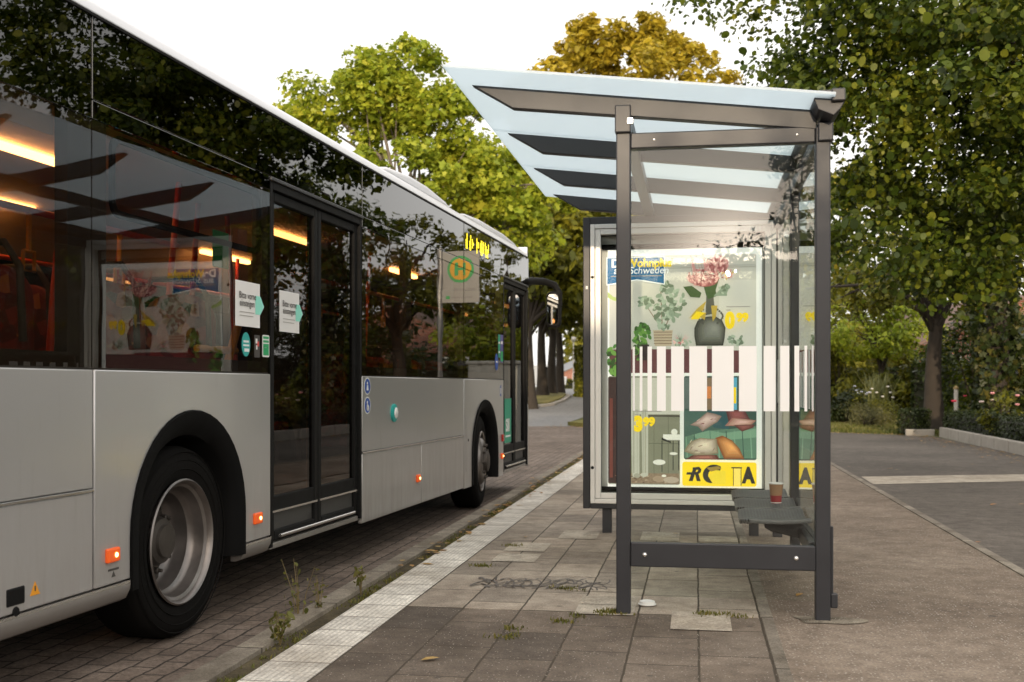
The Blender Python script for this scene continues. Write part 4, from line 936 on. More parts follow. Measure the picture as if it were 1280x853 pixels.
for k,(x1) in enumerate((828,799)): P.rect(794,x1,515.5+4.5*k,516.6+4.5*k,PG_)
# lower right picture: green sofa with cushions
sofa = ink('sofa',(0.10,0.19,0.13),0.25,4); sofad = ink('sofa_shade',(0.035,0.075,0.06),0.3,4); sofal = ink('sofa_light',(0.17,0.30,0.20),0.2,4)
P.rrect(856,946,472,576,2.5,sofad); P.rect(857,870,474,513,ink('grey_room',(0.10,0.13,0.12))); P.rect(883,891,474,514,bro); P.rect(884,890,485,500,ink('orange_spot',(0.60,0.20,0.06))); P.rect(917,922,474,514,ink('blue_spot',(0.10,0.35,0.50))); P.rect(917,921,486,506,yel)
P.poly([(857,548),(866,538),(886,536),(912,538),(946,534),(946,574),(857,574)], sofa); P.poly([(862,542),(884,539),(906,543),(946,537),(946,548),(905,552),(875,552)], sofal)
mauve = ink('mauve',(0.46,0.34,0.29),0.12,20); maroon = ink('maroon',(0.17,0.05,0.05)); rose = ink('rose',(0.42,0.24,0.20)); cream = ink('cream',(0.50,0.43,0.30),0.15,12); amber = ink('amber',(0.60,0.26,0.07),0.12,12); ambd = ink('amber_shade',(0.36,0.13,0.04))
for k in range(9): x0 = 858+10*k; P.poly([(x0,540),(x0+1,540),(x0+3,574),(x0+1.5,574)], sofad if k%2 else sofal)
P.poly([(857,515),(900,515),(908,538),(886,540),(857,548)], ink('sofa_back',(0.05,0.10,0.08),0.3,6)); P.poly([(885,515),(910,515),(912,538),(893,536)], ink('teal_cushion',(0.02,0.07,0.08)))
shade([(864,533),(872,528),(885,517),(895,519),(903,522),(898,529),(891,533),(879,541),(874,535)],884,526,(0.22,0.14,0.12),(0.56,0.43,0.37),7)
shade([(908,514),(931,514),(938,526),(925,529),(912,530)],922,519,(0.08,0.02,0.02),(0.26,0.085,0.08),5)
shade([(907,534),(916,524),(930,525),(946,527),(940,532),(920,534)],930,529,(0.27,0.13,0.11),(0.56,0.36,0.31),5); shade([(918,533),(944,532),(942,536),(928,541)],930,535,(0.08,0.02,0.02),(0.22,0.07,0.06),4)
for k in range(8): P.ell(rr.uniform(872,896),rr.uniform(523,532),rr.uniform(1.5,3),0.5,maroon if k%3==0 else mauve,rr.uniform(-0.6,0.2),8)
shade([(895,549),(904,546),(916,552),(925,562),(931,575),(906,575),(900,562)],916,560,(0.20,0.06,0.02),(0.72,0.34,0.11),8)
shade([(856,566),(860,559),(866,553),(876,549),(888,550),(897,550),(898,560),(899,568),(886,571),(870,571)],882,557,(0.20,0.155,0.10),(0.66,0.57,0.43),8)
for k in range(10): P.ell(rr.uniform(864,894),rr.uniform(553,568),rr.uniform(1.5,3.5),0.5,cream if k%2 else bro,rr.uniform(-1.2,0.2),8)
shade([(858,576),(866,571),(897,570),(901,576)],882,573,(0.10,0.03,0.025),(0.34,0.12,0.09),4)
# yellow logo field
P.rrect(854,946,579,609,3,yel)
P.poly([(868,586),(872.5,586),(867,603),(862,603)],blk); P.poly([(867,586),(875,585),(878,588),(877,592),(873,595),(868,595),(869,592),(873,591),(874,589),(867,589.3)],blk); P.poly([(870,594),(874.5,594),(877,603),(872,603)],blk); P.poly([(860,592),(871,592),(870,595),(859,595)],blk)
P.text('C',879,603,0.165,blk,0.012,0.15,1.0); P.poly([(886,596),(896,589),(908,590),(908,606),(892,606)], ink('logo_reflection',(0.80,0.60,0.03),0.05))  # yellow patch painted over the letters where a reflection hides them
P.poly([(884,586),(899,584),(903,587),(890,591)], ink('logo_brown',(0.30,0.20,0.04)))
P.rect(917,917.9,585,608,blk); P.rect(926.5,927.4,585,608,blk); P.rect(915,928,585,586.6,blk); P.rect(918,926.5,587,608,ink('logo_pale',(0.86,0.66,0.12),0.03))
P.text('A',929.5,603.5,0.155,blk,0.010,0.0,0.75)
P.b.build('poster_print', None, poster, fix=False)
for p_ in bpy.data.objects['poster_print'].data.polygons: pass

# ------------------------------------------------------------------ cup, lid, sign, cabinet, graffiti
x, y = ab(1.288, 0.128)
cup = thing('paper_cup', 'brown and red paper coffee cup left standing on the shelter bench', 'paper cup', (x, y, 0.424))
MB().lathe([(0.0,0.004),(0.028,0.004),(0.0285,0.0),(0.031,0.002),(0.0345,0.048)],'z',(0,0,0),36,plain('cup_red',(0.30,0.02,0.025),0.45)).lathe([(0.0345,0.048),(0.041,0.114)],'z',(0,0,0),36,plain('cup_kraft',(0.34,0.19,0.10),0.6)).build('cup_wall', None, cup, smooth=40)
MB().lathe([(0.041,0.114),(0.0437,0.116),(0.0437,0.122),(0.040,0.123),(0.0385,0.115),(0.030,0.02),(0,0.02)],'z',(0,0,0),36).build('cup_rim', M['paper'], cup, smooth=40)
MB().lathe([(0.0287,0.0015),(0.0315,0.003),(0.0318,0.008)],'z',(0,0,0),36).build('cup_base', M['paper'], cup, smooth=40)
x, y = ab(0.219, 0.844)
lid = MB().lathe([(0.044,0.0),(0.046,0.002),(0.046,0.006),(0.041,0.009),(0.039,0.018),(0.036,0.020),(0.033,0.017),(0.0,0.016)],'z',(0,0,0),36).build('cup_lid', M['white'], smooth=35)
lid.location = (x, y, 0.004); tag(lid, 'white plastic cup lid lying on the paving beside the shelter post', 'cup lid')
sg_ = thing('bus_stop_sign', 'round green and yellow H bus stop sign on a pole behind the advertising case', 'stop sign', (1.449, 14.3, 0.0), RZ)
MB().tube([(0.30,0.02,-0.1),(0.30,0.02,2.95)],0.035,14).build('pole', M['pole'], sg_, smooth=60)
pl = MB().box(-0.26,0.26,-0.02,0.0,2.22,2.90).build('sign_plate', plain('sign_white',(0.40,0.385,0.35),0.5,var=0.03), sg_, bevel=0.004)
b = MB(); gm = plain('sign_green',(0.06,0.42,0.12),0.5); om = plain('sign_yellow',(0.80,0.42,0.02),0.5)
b.prism(ell(0,2.66,0.178,0.178,40),'y',-0.023,-0.0205,gm); b.prism(ell(0,2.66,0.142,0.142,40),'y',-0.0255,-0.0235,om)
b.box(-0.07,-0.038,-0.028,-0.026,2.575,2.745,gm).box(0.038,0.07,-0.028,-0.026,2.575,2.745,gm).box(-0.0375,0.0375,-0.028,-0.026,2.645,2.678,gm)
[b.box(x0,x1,-0.0215,-0.0208,2.375,2.41,M['inkgrey']) for x0,x1 in ((-0.21,-0.10),(-0.085,0.02),(0.035,0.09))]; b.box(-0.16,0.12,-0.0215,-0.0208,2.28,2.30,M['inkgrey']); b.box(0.15,0.21,-0.0215,-0.0208,2.27,2.31,gm)
b.build('sign_print', None, pl)
cb = thing('utility_cabinet', 'grey utility cabinet beside the kerb behind the advertising case', 'cabinet', (1.95, 16.5, 0.0), RZ)
MB().box(-0.45,0.45,-0.2,0.2,0.0,0.08).build('plinth', M['concrete'], cb); MB().box(-0.43,0.43,-0.18,0.18,0.081,1.45).build('cabinet_body', M['cabinet'], cb, bevel=0.01); MB().box(-0.46,0.46,-0.21,0.21,1.451,1.50).build('cabinet_roof', M['cabinet'], cb, bevel=0.01)
for x0 in (-0.41,0.01): 
    d = MB().box(x0,x0+0.40,-0.188,-0.1805,0.12,1.41).build('door', M['cabinet'], cb, bevel=0.004); MB().box(x0+0.34,x0+0.37,-0.20,-0.189,0.72,0.84).build('handle', M['rubber'], d)
# sprayed scrawl on the slabs
rr = random.Random(5); b = MB()
def ribbon(pts, w, z):
    vs, fs = [], []
    for i, p in enumerate(pts):
        q, r_ = pts[max(i-1,0)], pts[min(i+1,len(pts)-1)]; dx, dy = r_[0]-q[0], r_[1]-q[1]; l = math.hypot(dx,dy) or 1
        vs += [(p[0]-dy/l*w, p[1]+dx/l*w, z), (p[0]+dy/l*w, p[1]-dx/l*w, z)]
    for i in range(len(pts)-1): fs.append((2*i,2*i+1,2*i+3,2*i+2))
    b.add(vs, fs)
zz = 0.0050
for k in range(15):
    bb = 1.80-0.048*k; pts = []; n = 26; f1, f2, p1 = rr.uniform(2,4), rr.uniform(3,6), rr.uniform(0,6)
    for i in range(n+1):
        t = i/n; pts.append((-(bb+0.045*math.sin(f1*PI*t+p1)), 0.58+0.30*t*rr.uniform(0.97,1.03)+0.06*math.sin(f2*PI*t)))
    ribbon(pts, rr.uniform(0.003,0.0065), zz); zz += 0.00002
gr = b.build('graffiti_scrawl', plain('faded_spray_paint',(0.135,0.118,0.105),0.85,var=0.3,scale=30), fix=False)
gr.location = LOC; gr.rotation_euler = (0,0,RZ); tag(gr, 'faded dark scrawl sprayed across the paving slabs near the kerb', 'graffiti')

# ------------------------------------------------------------------ vegetation
SHAPES = {'oval': [(-1,0),(-0.45,0.42),(0.25,0.42),(1,0),(0.25,-0.42),(-0.45,-0.42)],
          'round': [(-1,0),(-0.7,0.62),(0.05,0.85),(0.75,0.5),(0.98,0),(0.75,-0.5),(0.05,-0.85),(-0.7,-0.62)],
          'quad': [(-1,0),(-0.1,0.6),(1,0),(-0.1,-0.6)],
          'lobed': [(-1,0),(-0.5,0.35),(-0.3,0.95),(0.1,0.42),(0.55,0.55),(1,0),(0.55,-0.55),(0.1,-0.42),(-0.3,-0.95),(-0.5,-0.35)],
          'needle': [(-1,0),(0,0.14),(1,0),(0,-0.14)]}
def leaves_mesh(name, cen, out, size, shape, m, seed, parent=None, up=0.6, flat=0.55):
    """One mesh of separate leaf blades at the given points."""
    rg = np.random.default_rng(seed); n = len(cen); T = np.array(SHAPES[shape])
    nrm = rg.normal(0, 1, (n,3))*flat + out*0.45; nrm[:,2] += up; nrm /= np.linalg.norm(nrm, axis=1)[:,None]
    rv = rg.normal(0, 1, (n,3)) + out*0.6; rv[:,2] -= 0.5
    ax = rv - (rv*nrm).sum(1)[:,None]*nrm; ax /= np.linalg.norm(ax, axis=1)[:,None]; ay = np.cross(nrm, ax)
    s = size*np.clip(np.exp(rg.normal(-0.05,0.35,n)),0.4,1.9)
    V = cen[:,None,:] + s[:,None,None]*(T[None,:,0,None]*ax[:,None,:] + T[None,:,1,None]*ay[:,None,:]) + (np.abs(T[:,1])[None,:,None]*0.35*s[:,None,None])*nrm[:,None,:]
    k = len(T); V = V.reshape(-1,3)
    me = bpy.data.meshes.new(name); me.vertices.add(len(V)); me.vertices.foreach_set('co', V.astype(np.float32).ravel())
    me.loops.add(len(V)); me.loops.foreach_set('vertex_index', np.arange(len(V), dtype=np.int32))
    me.polygons.add(n); me.polygons.foreach_set('loop_start', np.arange(0, n*k, k, dtype=np.int32)); 
    me.update(calc_edges=True); me.validate(); me.materials.append(m)
    o = bpy.data.objects.new(name, me); C.objects.link(o)
    if parent: o.parent = parent
    return o

def clumps(rg, c, r, n, shell=0.62, flatb=0.0):
    d = rg.normal(0,1,(n,3)); d /= np.linalg.norm(d,axis=1)[:,None]
    q = shell + (1-shell)*rg.uniform(0,1,n)**0.8; q[: n//5] = rg.uniform(0.15, shell, n//5)
    p = d*q[:,None]*np.array(r) 
    if flatb: p[:,2] = np.where(p[:,2] < -flatb*r[2], -flatb*r[2]+rg.uniform(-0.1,0.1,n)*r[2], p[:,2])
    return p + np.array(c)

BARK = plain('bark_grey_brown',(0.036,0.028,0.021),0.9,0.0,0.5,5,0.8,22)
BARKL = plain('bark_light',(0.14,0.115,0.09),0.9,0.0,0.4,4,0.7,18)

def tree(name, label, loc, h_trunk, r_trunk, crowns, nclump, per, leaf, shape, m, seed, group=None, cl_r=0.9, bark=None, lean=(0,0), limbs=14, flatb=0.6, cat='tree', bare=False):
    """Tapered trunk with limbs reaching into leaf clumps. crowns: ellipsoids (centre, radii) in local metres."""
    rg = np.random.default_rng(seed); t = thing(name, label, cat, loc, 0, group)
    cl = np.concatenate([clumps(rg, c, r, max(6,int(nclump*w)), flatb=flatb) for (c, r, w) in crowns])
    w = MB(); top = np.array([lean[0], lean[1], h_trunk])
    pts, rad = [], []
    ctop = np.array(crowns[0][0]) 
    for k in range(8):
        u = k/7; p = np.array([0,0,0])*(1-u)+top*u + np.array([0.10*math.sin(3*u+seed), 0.1*math.sin(2.3*u+seed*2),0])*u; pts.append(p); rad.append(r_trunk*(1.35-0.35*min(1,u*5)) * (1-0.45*u) if k else r_trunk*1.5)
    e = ctop + np.array([0,0,crowns[0][1][2]*0.55])
    pts.append((pts[-1]+e)/2); rad.append(r_trunk*0.32); pts.append(e); rad.append(r_trunk*0.08)
    pts[0] = pts[0]-np.array([0,0,0.25])
    w.tube([tuple(p) for p in pts], rad, 12)
    for k in rg.choice(len(cl), min(limbs, len(cl)), replace=False):
        q = cl[k]; u = rg.uniform(0.8, 1.0); base = np.array(pts[min(7,int(u*7))]); base = base if rg.random() < 0.6 else (np.array(pts[7])+np.array(pts[8]))/2
        mid = base*0.5+q*0.5 + np.array([rg.normal(0,0.25),rg.normal(0,0.25),0.55]); r0 = r_trunk*rg.uniform(0.22,0.42)
        w.tube([tuple(base), tuple(base*0.75+mid*0.25+np.array([0,0,0.08])), tuple(mid), tuple(q)], [r0, r0*0.8, r0*0.5, r0*0.12], 7)
    w.build('trunk', bark or BARK, t, smooth=60, fix=False)
    N = len(cl)*per; ci = np.repeat(np.arange(len(cl)), per); rad_c = cl_r*rg.uniform(0.55,1.25,len(cl))
    d = rg.normal(0,1,(N,3)); d /= np.linalg.norm(d,axis=1)[:,None]
    q = rg.uniform(0,1,N)**0.55
    cen = cl[ci] + d*(q*rad_c[ci])[:,None]*np.array([1,1,0.62])
    out = cen - np.array(crowns[0][0]); out /= (np.linalg.norm(out,axis=1)[:,None]+1e-6)
    leaves_mesh('crown', cen, (out*0.6+d*0.6), leaf, shape, m, seed+1, t)
    return t

def shrub(name, label, loc, r, h, n, leaf, shape, m, seed, cat='shrub', group=None, cl=12, clr=0.4):
    rg = np.random.default_rng(seed); t = thing(name, label, cat, loc, 0, group)
    c = clumps(rg, (0,0,h*0.5), (r,r,h*0.5), cl, 0.5)
    st = MB()
    for k in range(min(len(c),12)): st.tube([(0,0,-0.05),(c[k][0]*0.5,c[k][1]*0.5,c[k][2]*0.6),tuple(c[k])],[0.025,0.018,0.006],5)
    st.build('stems', BARK, t, fix=False)
    ci = rg.integers(0,len(c),n); d = rg.normal(0,1,(n,3)); d /= np.linalg.norm(d,axis=1)[:,None]
    cen = c[ci]+d*(rg.uniform(0,1,n)**0.5*clr)[:,None]*np.array([1,1,0.8]); cen[:,2] = np.maximum(cen[:,2],0.02)
    out = cen-np.array([0,0,h*0.4]); out /= (np.linalg.norm(out,axis=1)[:,None]+1e-6)
    leaves_mesh('foliage', cen, out, leaf, shape, m, seed+1, t)
    return t

def hedge(name, label, p0, p1, width, h, n, leaf, m, seed, cat='hedge', z=0.0, shape='oval'):
    rg = np.random.default_rng(seed); L = math.hypot(p1[0]-p0[0],p1[1]-p0[1]); an = math.atan2(p1[1]-p0[1],p1[0]-p0[0])
    t = thing(name, label, cat, (p0[0],p0[1],z), an)
    core = MB().box(0.06,L-0.06,-width/2+0.06,width/2-0.06,0,h-0.07).build('hedge_core', plain('twig_mass',(0.018,0.02,0.010),0.95,var=0.4,scale=20,bump=0.5), t)
    face = rg.choice(3, n, p=[0.36,0.40,0.24]); u = rg.uniform(0,L,n); v = rg.uniform(-width/2,width/2,n); zz = rg.uniform(0,h,n)**1.0
    cen = np.stack([u,v,zz],1); out = np.zeros((n,3))
    k = face==0; cen[k,2] = h+rg.normal(0,0.02,k.sum()); out[k] = (0,0,1)
    k = face==1; cen[k,1] = np.sign(v[k])*width/2+rg.normal(0,0.02,k.sum()); out[k,1] = np.sign(v[k])
    k = face==2; s = np.where(rg.random(k.sum())<0.5,0,L); cen[k,0] = s+rg.normal(0,0.02,k.sum()); out[k,0] = np.where(s>0,1,-1)
    cen += 0.025*np.sin(cen[:,[1,2,0]]*7)
    leaves_mesh('foliage', cen, out, leaf, shape, m, seed+1, t, up=0.25)
    return t

L_dark = leaf_mat('leaf_dark_green', [(0.016,0.028,0.004),(0.042,0.070,0.007),(0.10,0.13,0.011),(0.27,0.27,0.025)], 0.35, 0.42, 0.6)
L_mid = leaf_mat('leaf_mid_green', [(0.06,0.075,0.010),(0.12,0.135,0.015),(0.21,0.20,0.02),(0.34,0.28,0.03)], 0.4, 0.45, 0.35)
L_lime = leaf_mat('leaf_lime_green', [(0.11,0.160,0.014),(0.23,0.295,0.024),(0.38,0.42,0.035),(0.55,0.50,0.055)], 0.42, 0.45, 0.4)
L_gold = leaf_mat('leaf_autumn_gold', [(0.17,0.15,0.015),(0.33,0.26,0.02),(0.50,0.37,0.03),(0.36,0.33,0.045)], 0.4, 0.5, 0.3)
L_olive = leaf_mat('leaf_olive', [(0.038,0.045,0.006),(0.095,0.105,0.010),(0.19,0.185,0.016),(0.32,0.28,0.025)], 0.35, 0.45, 0.35)
L_hedge = leaf_mat('leaf_box_hedge', [(0.014,0.022,0.006),(0.028,0.042,0.010),(0.05,0.065,0.014)], 0.2, 0.4, 1.5)
L_yel = leaf_mat('leaf_yellow_shrub', [(0.20,0.20,0.02),(0.38,0.34,0.03),(0.5,0.42,0.05)], 0.4, 0.5, 0.8)

# big tree close to the driveway, its crown hanging into the frame
tree('lime_tree','big dark green tree nearest the driveway whose round leaves hang into the upper right corner',(7.9,14.4,0),3.4,0.24,[((-1.5,-0.1,5.3),(3.2,3.2,3.0),1.0),((-2.5,0.2,3.9),(2.3,2.4,2.2),0.62),((-4.0,0.8,6.9),(1.7,1.4,1.0),0.13),((-1.3,0.3,7.9),(2.6,2.4,1.8),0.32)],130,280,0.036,'round',L_dark,21,cl_r=0.70,limbs=9)
tree('garden_tree','slim dark trunked tree standing in the corner of the low hedge behind the driveway',(10.75,28.5,0),3.2,0.25,[((-0.3,0,4.4),(2.1,2.2,1.5),1.0),((-2.8,-0.5,3.3),(2.0,2.0,0.9),0.5),((1.9,0.5,3.4),(1.6,2.0,0.8),0.3)],22,190,0.07,'oval',L_olive,23,cl_r=0.62,limbs=22)
tree('young_tree','young tree with bright yellow green leaves standing behind the flower bed',(12.6,38.5,0),1.8,0.12,[((0,0,3.2),(2.1,1.8,1.5),1.0)],34,160,0.075,'oval',L_lime,24,cl_r=0.6,limbs=14)
for (X,Y,R_,top,sd,lb) in ((15.2,36.5,2.0,3.9,201,'dark evergreen tree right behind the slim trunked tree'),(17.0,33.0,1.9,4.6,207,'dark evergreen tree right beside the ivy clad trunk'),(18.6,35.5,2.3,4.3,203,'dark evergreen tree behind the ivy clad trunk'),(11.2,45.5,2.2,4.6,205,'dark evergreen tree behind the yellow shrub')):
    tree('yew_tree',lb,(X,Y,0),1.0,0.14,[((0,0,top*0.5),(R_,R_*0.8,top*0.46),1.0)],40,150,0.07,'oval',L_hedge,sd,'dark evergreens in the garden',0.6,limbs=8,flatb=0.95)
iv = tree('ivy_clad_tree','thick tree trunk overgrown with glossy ivy behind the low hedge',(10.9,25.2,0),4.4,0.30,[((0.2,0.3,5.2),(1.9,2.2,1.4),1.0)],16,190,0.075,'oval',L_dark,25,cl_r=0.85,limbs=16)
rg = np.random.default_rng(26); n = 2600; an = rg.uniform(0,2*PI,n); zz = rg.uniform(0,4.6,n); rr_ = 0.42+0.12*np.sin(an*3+zz*2)+rg.uniform(-0.08,0.12,n)
cen = np.stack([rr_*np.cos(an),rr_*np.sin(an),zz],1); out = np.stack([np.cos(an),np.sin(an),np.zeros(n)],1)
L_ivy = leaf_mat('leaf_ivy', [(0.012,0.020,0.006),(0.022,0.035,0.010),(0.04,0.05,0.014),(0.16,0.13,0.03)], 0.15, 0.3, 2.0)
leaves_mesh('ivy', cen, out, 0.075, 'lobed', L_ivy, 27, iv, up=-0.1)

# trees across the back of the picture
tree('maple_tree','bright yellow green maple rising behind the bus roof',(-2.9,30,-0.1),4.4,0.26,[((0.2,0,5.9),(3.1,2.6,2.5),1.0),((-2.75,0.2,7.7),(0.8,0.9,2.0),0.30),((-2.1,0.2,6.0),(1.4,1.3,1.8),0.3),((-0.9,0,8.8),(0.95,1.0,1.6),0.28),((0.25,0,9.0),(0.95,1.0,1.6),0.28),((1.5,0.1,8.1),(0.8,0.9,1.5),0.2),((2.9,0,6.4),(1.8,1.7,2.0),0.5)],88,200,0.078,'lobed',L_lime,31,cl_r=0.60,limbs=46,bark=BARKL,flatb=0.9)
RG = 'dark row of trees along the road bend'
for (nm, lb, X, Y, R, top, mm, sd) in (('oak_tree','first tree of the row on the grassy bend, with the nearest thick trunk',1.55,57,3.8,12.4,L_olive,41),('oak_tree','second tree of the row on the grassy bend, right of the bus front',2.15,61,3.8,12.8,L_olive,43),('oak_tree','third tree of the row on the grassy bend, closest to the street lamp',2.75,65,4.2,13.5,L_mid,45)):
    z = rise(Y)-0.1
    tree(nm, lb, (X,Y,z),4.2,0.28,[((0,0,top*0.62),(R,R,top*0.40),1.0)],70,130,0.18,'oval',mm,sd,RG,1.0,BARK,limbs=14,flatb=0.75)
tree('broadleaf_tree','tall olive green tree above the bus front with its left edge against the sky',(0.7,46,0.15),4.0,0.3,[((0.4,0,7.0),(3.0,3.0,3.6),1.0),((2.8,0,6.2),(2.6,2.6,2.8),0.6)],80,130,0.15,'oval',L_olive,47,cl_r=1.0,limbs=16)
tree('broadleaf_tree','leafy olive tree straight behind the advertising case',(5.6,48,0.2),3.6,0.3,[((0,0,6.2),(4.0,3.4,4.2),1.0)],70,120,0.17,'oval',L_olive,48,cl_r=1.1,limbs=14)
tree('broadleaf_tree','mid green tree seen behind the right end of the shelter roof',(12.5,50,0.2),3.6,0.3,[((0,0,6.5),(4.6,4.0,4.6),1.0)],70,120,0.18,'oval',L_mid,49,cl_r=1.2,limbs=14)
tree('autumn_tree','huge round golden orange tree towering over the shelter roof',(6.6,66,0.8),7.0,0.5,[((0.2,0,15.0),(5.6,5.4,7.2),1.0),((-4.6,0,15.6),(2.6,2.8,4.2),0.42),((4.4,0,15.2),(2.9,2.8,4.8),0.46),((6.4,0,13.4),(1.9,2,4.4),0.26),((8.0,0,11.6),(1.5,2,4.0),0.16),((-6.4,0,13.0),(1.4,2,4.0),0.15),((-1.6,0,20.3),(2.0,2.2,1.5),0.14),((2.0,0,20.6),(2.0,2.2,1.6),0.14)],150,130,0.19,'oval',L_gold,51,cl_r=0.95,limbs=20,bark=BARKL,flatb=0.9)
k = 0
for (X,Y,R,top,mm,lb) in ((14.5,61,4.8,9.5,L_olive,'tall olive tree far behind the mid green garden trees'),(22,60,5.5,10,L_mid,'tall pale green tree farthest back on the right')):
    tree('garden_backdrop_tree',lb,(X,Y,rise(Y)*0.5),3.2,0.24,[((0,0,top*0.58),(R,R,top*0.44),1.0)],60,120,0.15,'oval',mm,61+k,'trees behind the gardens',1.05,limbs=12,flatb=0.7); k += 3
# trees across the road behind the camera: what the panes mirror
tree('street_tree','slim leaning street tree behind the viewer mirrored at the right of the striped pane',(0.5,-14,-0.05),3.4,0.17,[((-0.5,0,5.0),(1.5,1.5,1.9),1.0)],20,90,0.07,'oval',L_olive,91,'street trees behind the viewer',0.6,lean=(-0.5,0),limbs=12)
tree('street_tree','fine leaved street tree mirrored round the sun glare in the case glass',(-2.3,-19,-0.05),2.2,0.10,[((0,0,3.5),(1.6,1.4,1.6),1.0)],17,110,0.055,'oval',L_olive,92,'street trees behind the viewer',0.75,limbs=12,flatb=0.9)
for (X,Y,R,top,sd,lb) in ((-12.5,-22,2.5,5.6,94,'low street tree at the far left corner behind the viewer'),(-16,-15,2.5,5.6,98,'low street tree out on the left behind the bus'),(-5.4,-20,2.2,5.4,93,'low street tree mirrored at the left of the case glass'),(3.6,-20,2.3,5.2,95,'low street tree mirrored at the right of the shelter glass'),(-8.5,-21,2.6,5.8,96,'low street tree far left behind the viewer'),(9.5,-19,2.6,5.6,97,'low street tree far right behind the viewer')):
    tree('street_tree',lb,(X,Y,-0.05),2.0,0.14,[((0,0,top*0.52),(R,R*0.8,top*0.44),1.0)],60,150,0.075,'oval',L_olive,sd,'street trees behind the viewer',0.7,limbs=10,flatb=0.9)
for (X,Y,R_,top,sd,lb) in ((15.5,13.5,2.8,5.4,181,'bushy tree out of frame mirrored low in the bus windows'),(19,8.5,3.0,5.6,183,'second bushy tree out of frame beside the driveway'),(15,3,2.8,5.2,185,'third bushy tree out of frame level with the viewer'),(20,17.5,3.0,6.2,187,'taller bushy tree out of frame past the driveway')):
    tree('side_tree',lb,(X,Y,-0.05),1.6,0.15,[((0,0,top*0.5),(R_,R_,top*0.46),1.0)],44,120,0.08,'oval',L_olive,sd,'bushy trees beside the driveway',0.8,limbs=8,flatb=0.95)
hedge('roadside_hedge','tall dark hedge along the far side of the road beyond the bus',(-13,2),(-13.5,58),1.6,4.6,16000,0.10,L_hedge,191)
hedge('boundary_hedge','tall boundary hedge out of frame past the driveway',(15.5,28.5),(20,4),1.4,5.2,18000,0.08,L_hedge,193)
hedge('clipped_hedge','long clipped hedge across the road behind the viewer',(-18,-26),(20,-24),1.6,5.0,20000,0.07,L_hedge,99)

# garden beyond the driveway
wl = thing('garden_edging','pale concrete edging that holds the low box hedge','edging',LOC,RZ)
EP = [(4.62,8.2),(4.62,13.6),(4.80,20.9)]
for i in range(2):
    (x0,y0),(x1,y1) = EP[i],EP[i+1]; nseg = 5 if i == 0 else 7
    for k in range(nseg):
        u0, u1 = k/nseg, (k+1)/nseg-0.004
        MB().add([(x0+(x1-x0)*u0,y0+(y1-y0)*u0,-0.1),(x0+(x1-x0)*u1,y0+(y1-y0)*u1,-0.1),(x0+(x1-x0)*u1+0.12,y0+(y1-y0)*u1,-0.1),(x0+(x1-x0)*u0+0.12,y0+(y1-y0)*u0,-0.1),(x0+(x1-x0)*u0,y0+(y1-y0)*u0,0.20),(x0+(x1-x0)*u1,y0+(y1-y0)*u1,0.20),(x0+(x1-x0)*u1+0.12,y0+(y1-y0)*u1,0.20),(x0+(x1-x0)*u0+0.12,y0+(y1-y0)*u0,0.20)],
                 [(0,1,2,3),(4,5,6,7),(0,1,5,4),(1,2,6,5),(2,3,7,6),(3,0,4,7)]).build('kerb_block', M['concrete'], wl, bevel=0.015)
MB().box(4.16,4.79,21.3,21.42,-0.1,0.13).build('kerb_block', M['concrete'], wl, bevel=0.015)
hedge('box_hedge','low dark box hedge along the concrete edging of the driveway',ab(8.2,-5.15),ab(20.9,-5.28),0.72,0.54,15000,0.028,L_hedge,101)
hedge('box_hedge','short clipped box block beside the slim tree trunk',ab(21.5,-4.22),ab(21.9,-4.62),0.55,0.55,2200,0.028,L_hedge,103)
L_grey = leaf_mat('leaf_grey_green', [(0.07,0.075,0.03),(0.13,0.13,0.05),(0.22,0.20,0.08)], 0.3, 0.5, 1.0)
def q(px, d): return ((px-640)/1400*d, d)
shrub('round_shrub','rounded dark green shrub left of the tall strap leaved plant',(*q(1056,34),0),0.55,1.0,2600,0.05,'oval',L_hedge,111)
shrub('lavender_bush','grey green bushy plant at the front of the flower bed',(*q(1082,32),0),0.7,0.65,2600,0.05,'needle',L_grey,113)
shrub('lavender_bush','olive bushy plant under the strap leaved plant',(*q(1103,33),0),0.5,0.75,2200,0.05,'needle',L_olive,115)
shrub('laurel_shrub','broad glossy green shrub right of the strap leaved plant',(*q(1128,38),0),1.0,1.9,3600,0.09,'oval',L_olive,117)
shrub('laurel_shrub','dark broad shrub close behind the slim tree trunk',(*q(1152,40),0),1.0,1.7,3200,0.09,'oval',L_dark,119)
shrub('golden_shrub','bright yellow shrub glowing above the long dark hedge',(*q(1068,44),0),1.4,3.4,5200,0.08,'oval',L_yel,121,cl=16,clr=0.55)
shrub('golden_shrub','orange tinged low shrub along the top of the long hedge',(*q(1112,45),0),1.7,2.6,4600,0.08,'oval',leaf_mat('leaf_orange_tint',[(0.16,0.14,0.02),(0.28,0.19,0.03),(0.40,0.22,0.05)],0.35),123,cl=14,clr=0.5)
hedge('garden_hedge','long dark hedge behind the flower bed and lawn',(10.6,43.2),(19.5,41.5),1.2,1.75,9000,0.07,L_hedge,125)
hedge('garden_hedge','tall dark hedge behind the ivy clad trunk',(13.2,36.5),(22,30),1.2,1.8,9000,0.07,L_hedge,127)
shrub('hazel_bush','tall dark bush behind the box hedge between garden post and ivy clad trunk',(*q(1222,30),0),1.3,3.0,5200,0.07,'oval',L_dark,221,cl=22,clr=0.5)
shrub('hazel_bush','tall dark bush behind the box hedge at the right edge of the photo',(*q(1274,29),0),1.3,3.3,5200,0.07,'oval',L_dark,223,cl=22,clr=0.5)
shrub('hazel_bush','tall mid green bush just right of the shelter post in the back of the garden',(*q(1052,41),0),1.6,4.2,6000,0.08,'oval',L_mid,225,cl=26,clr=0.55)
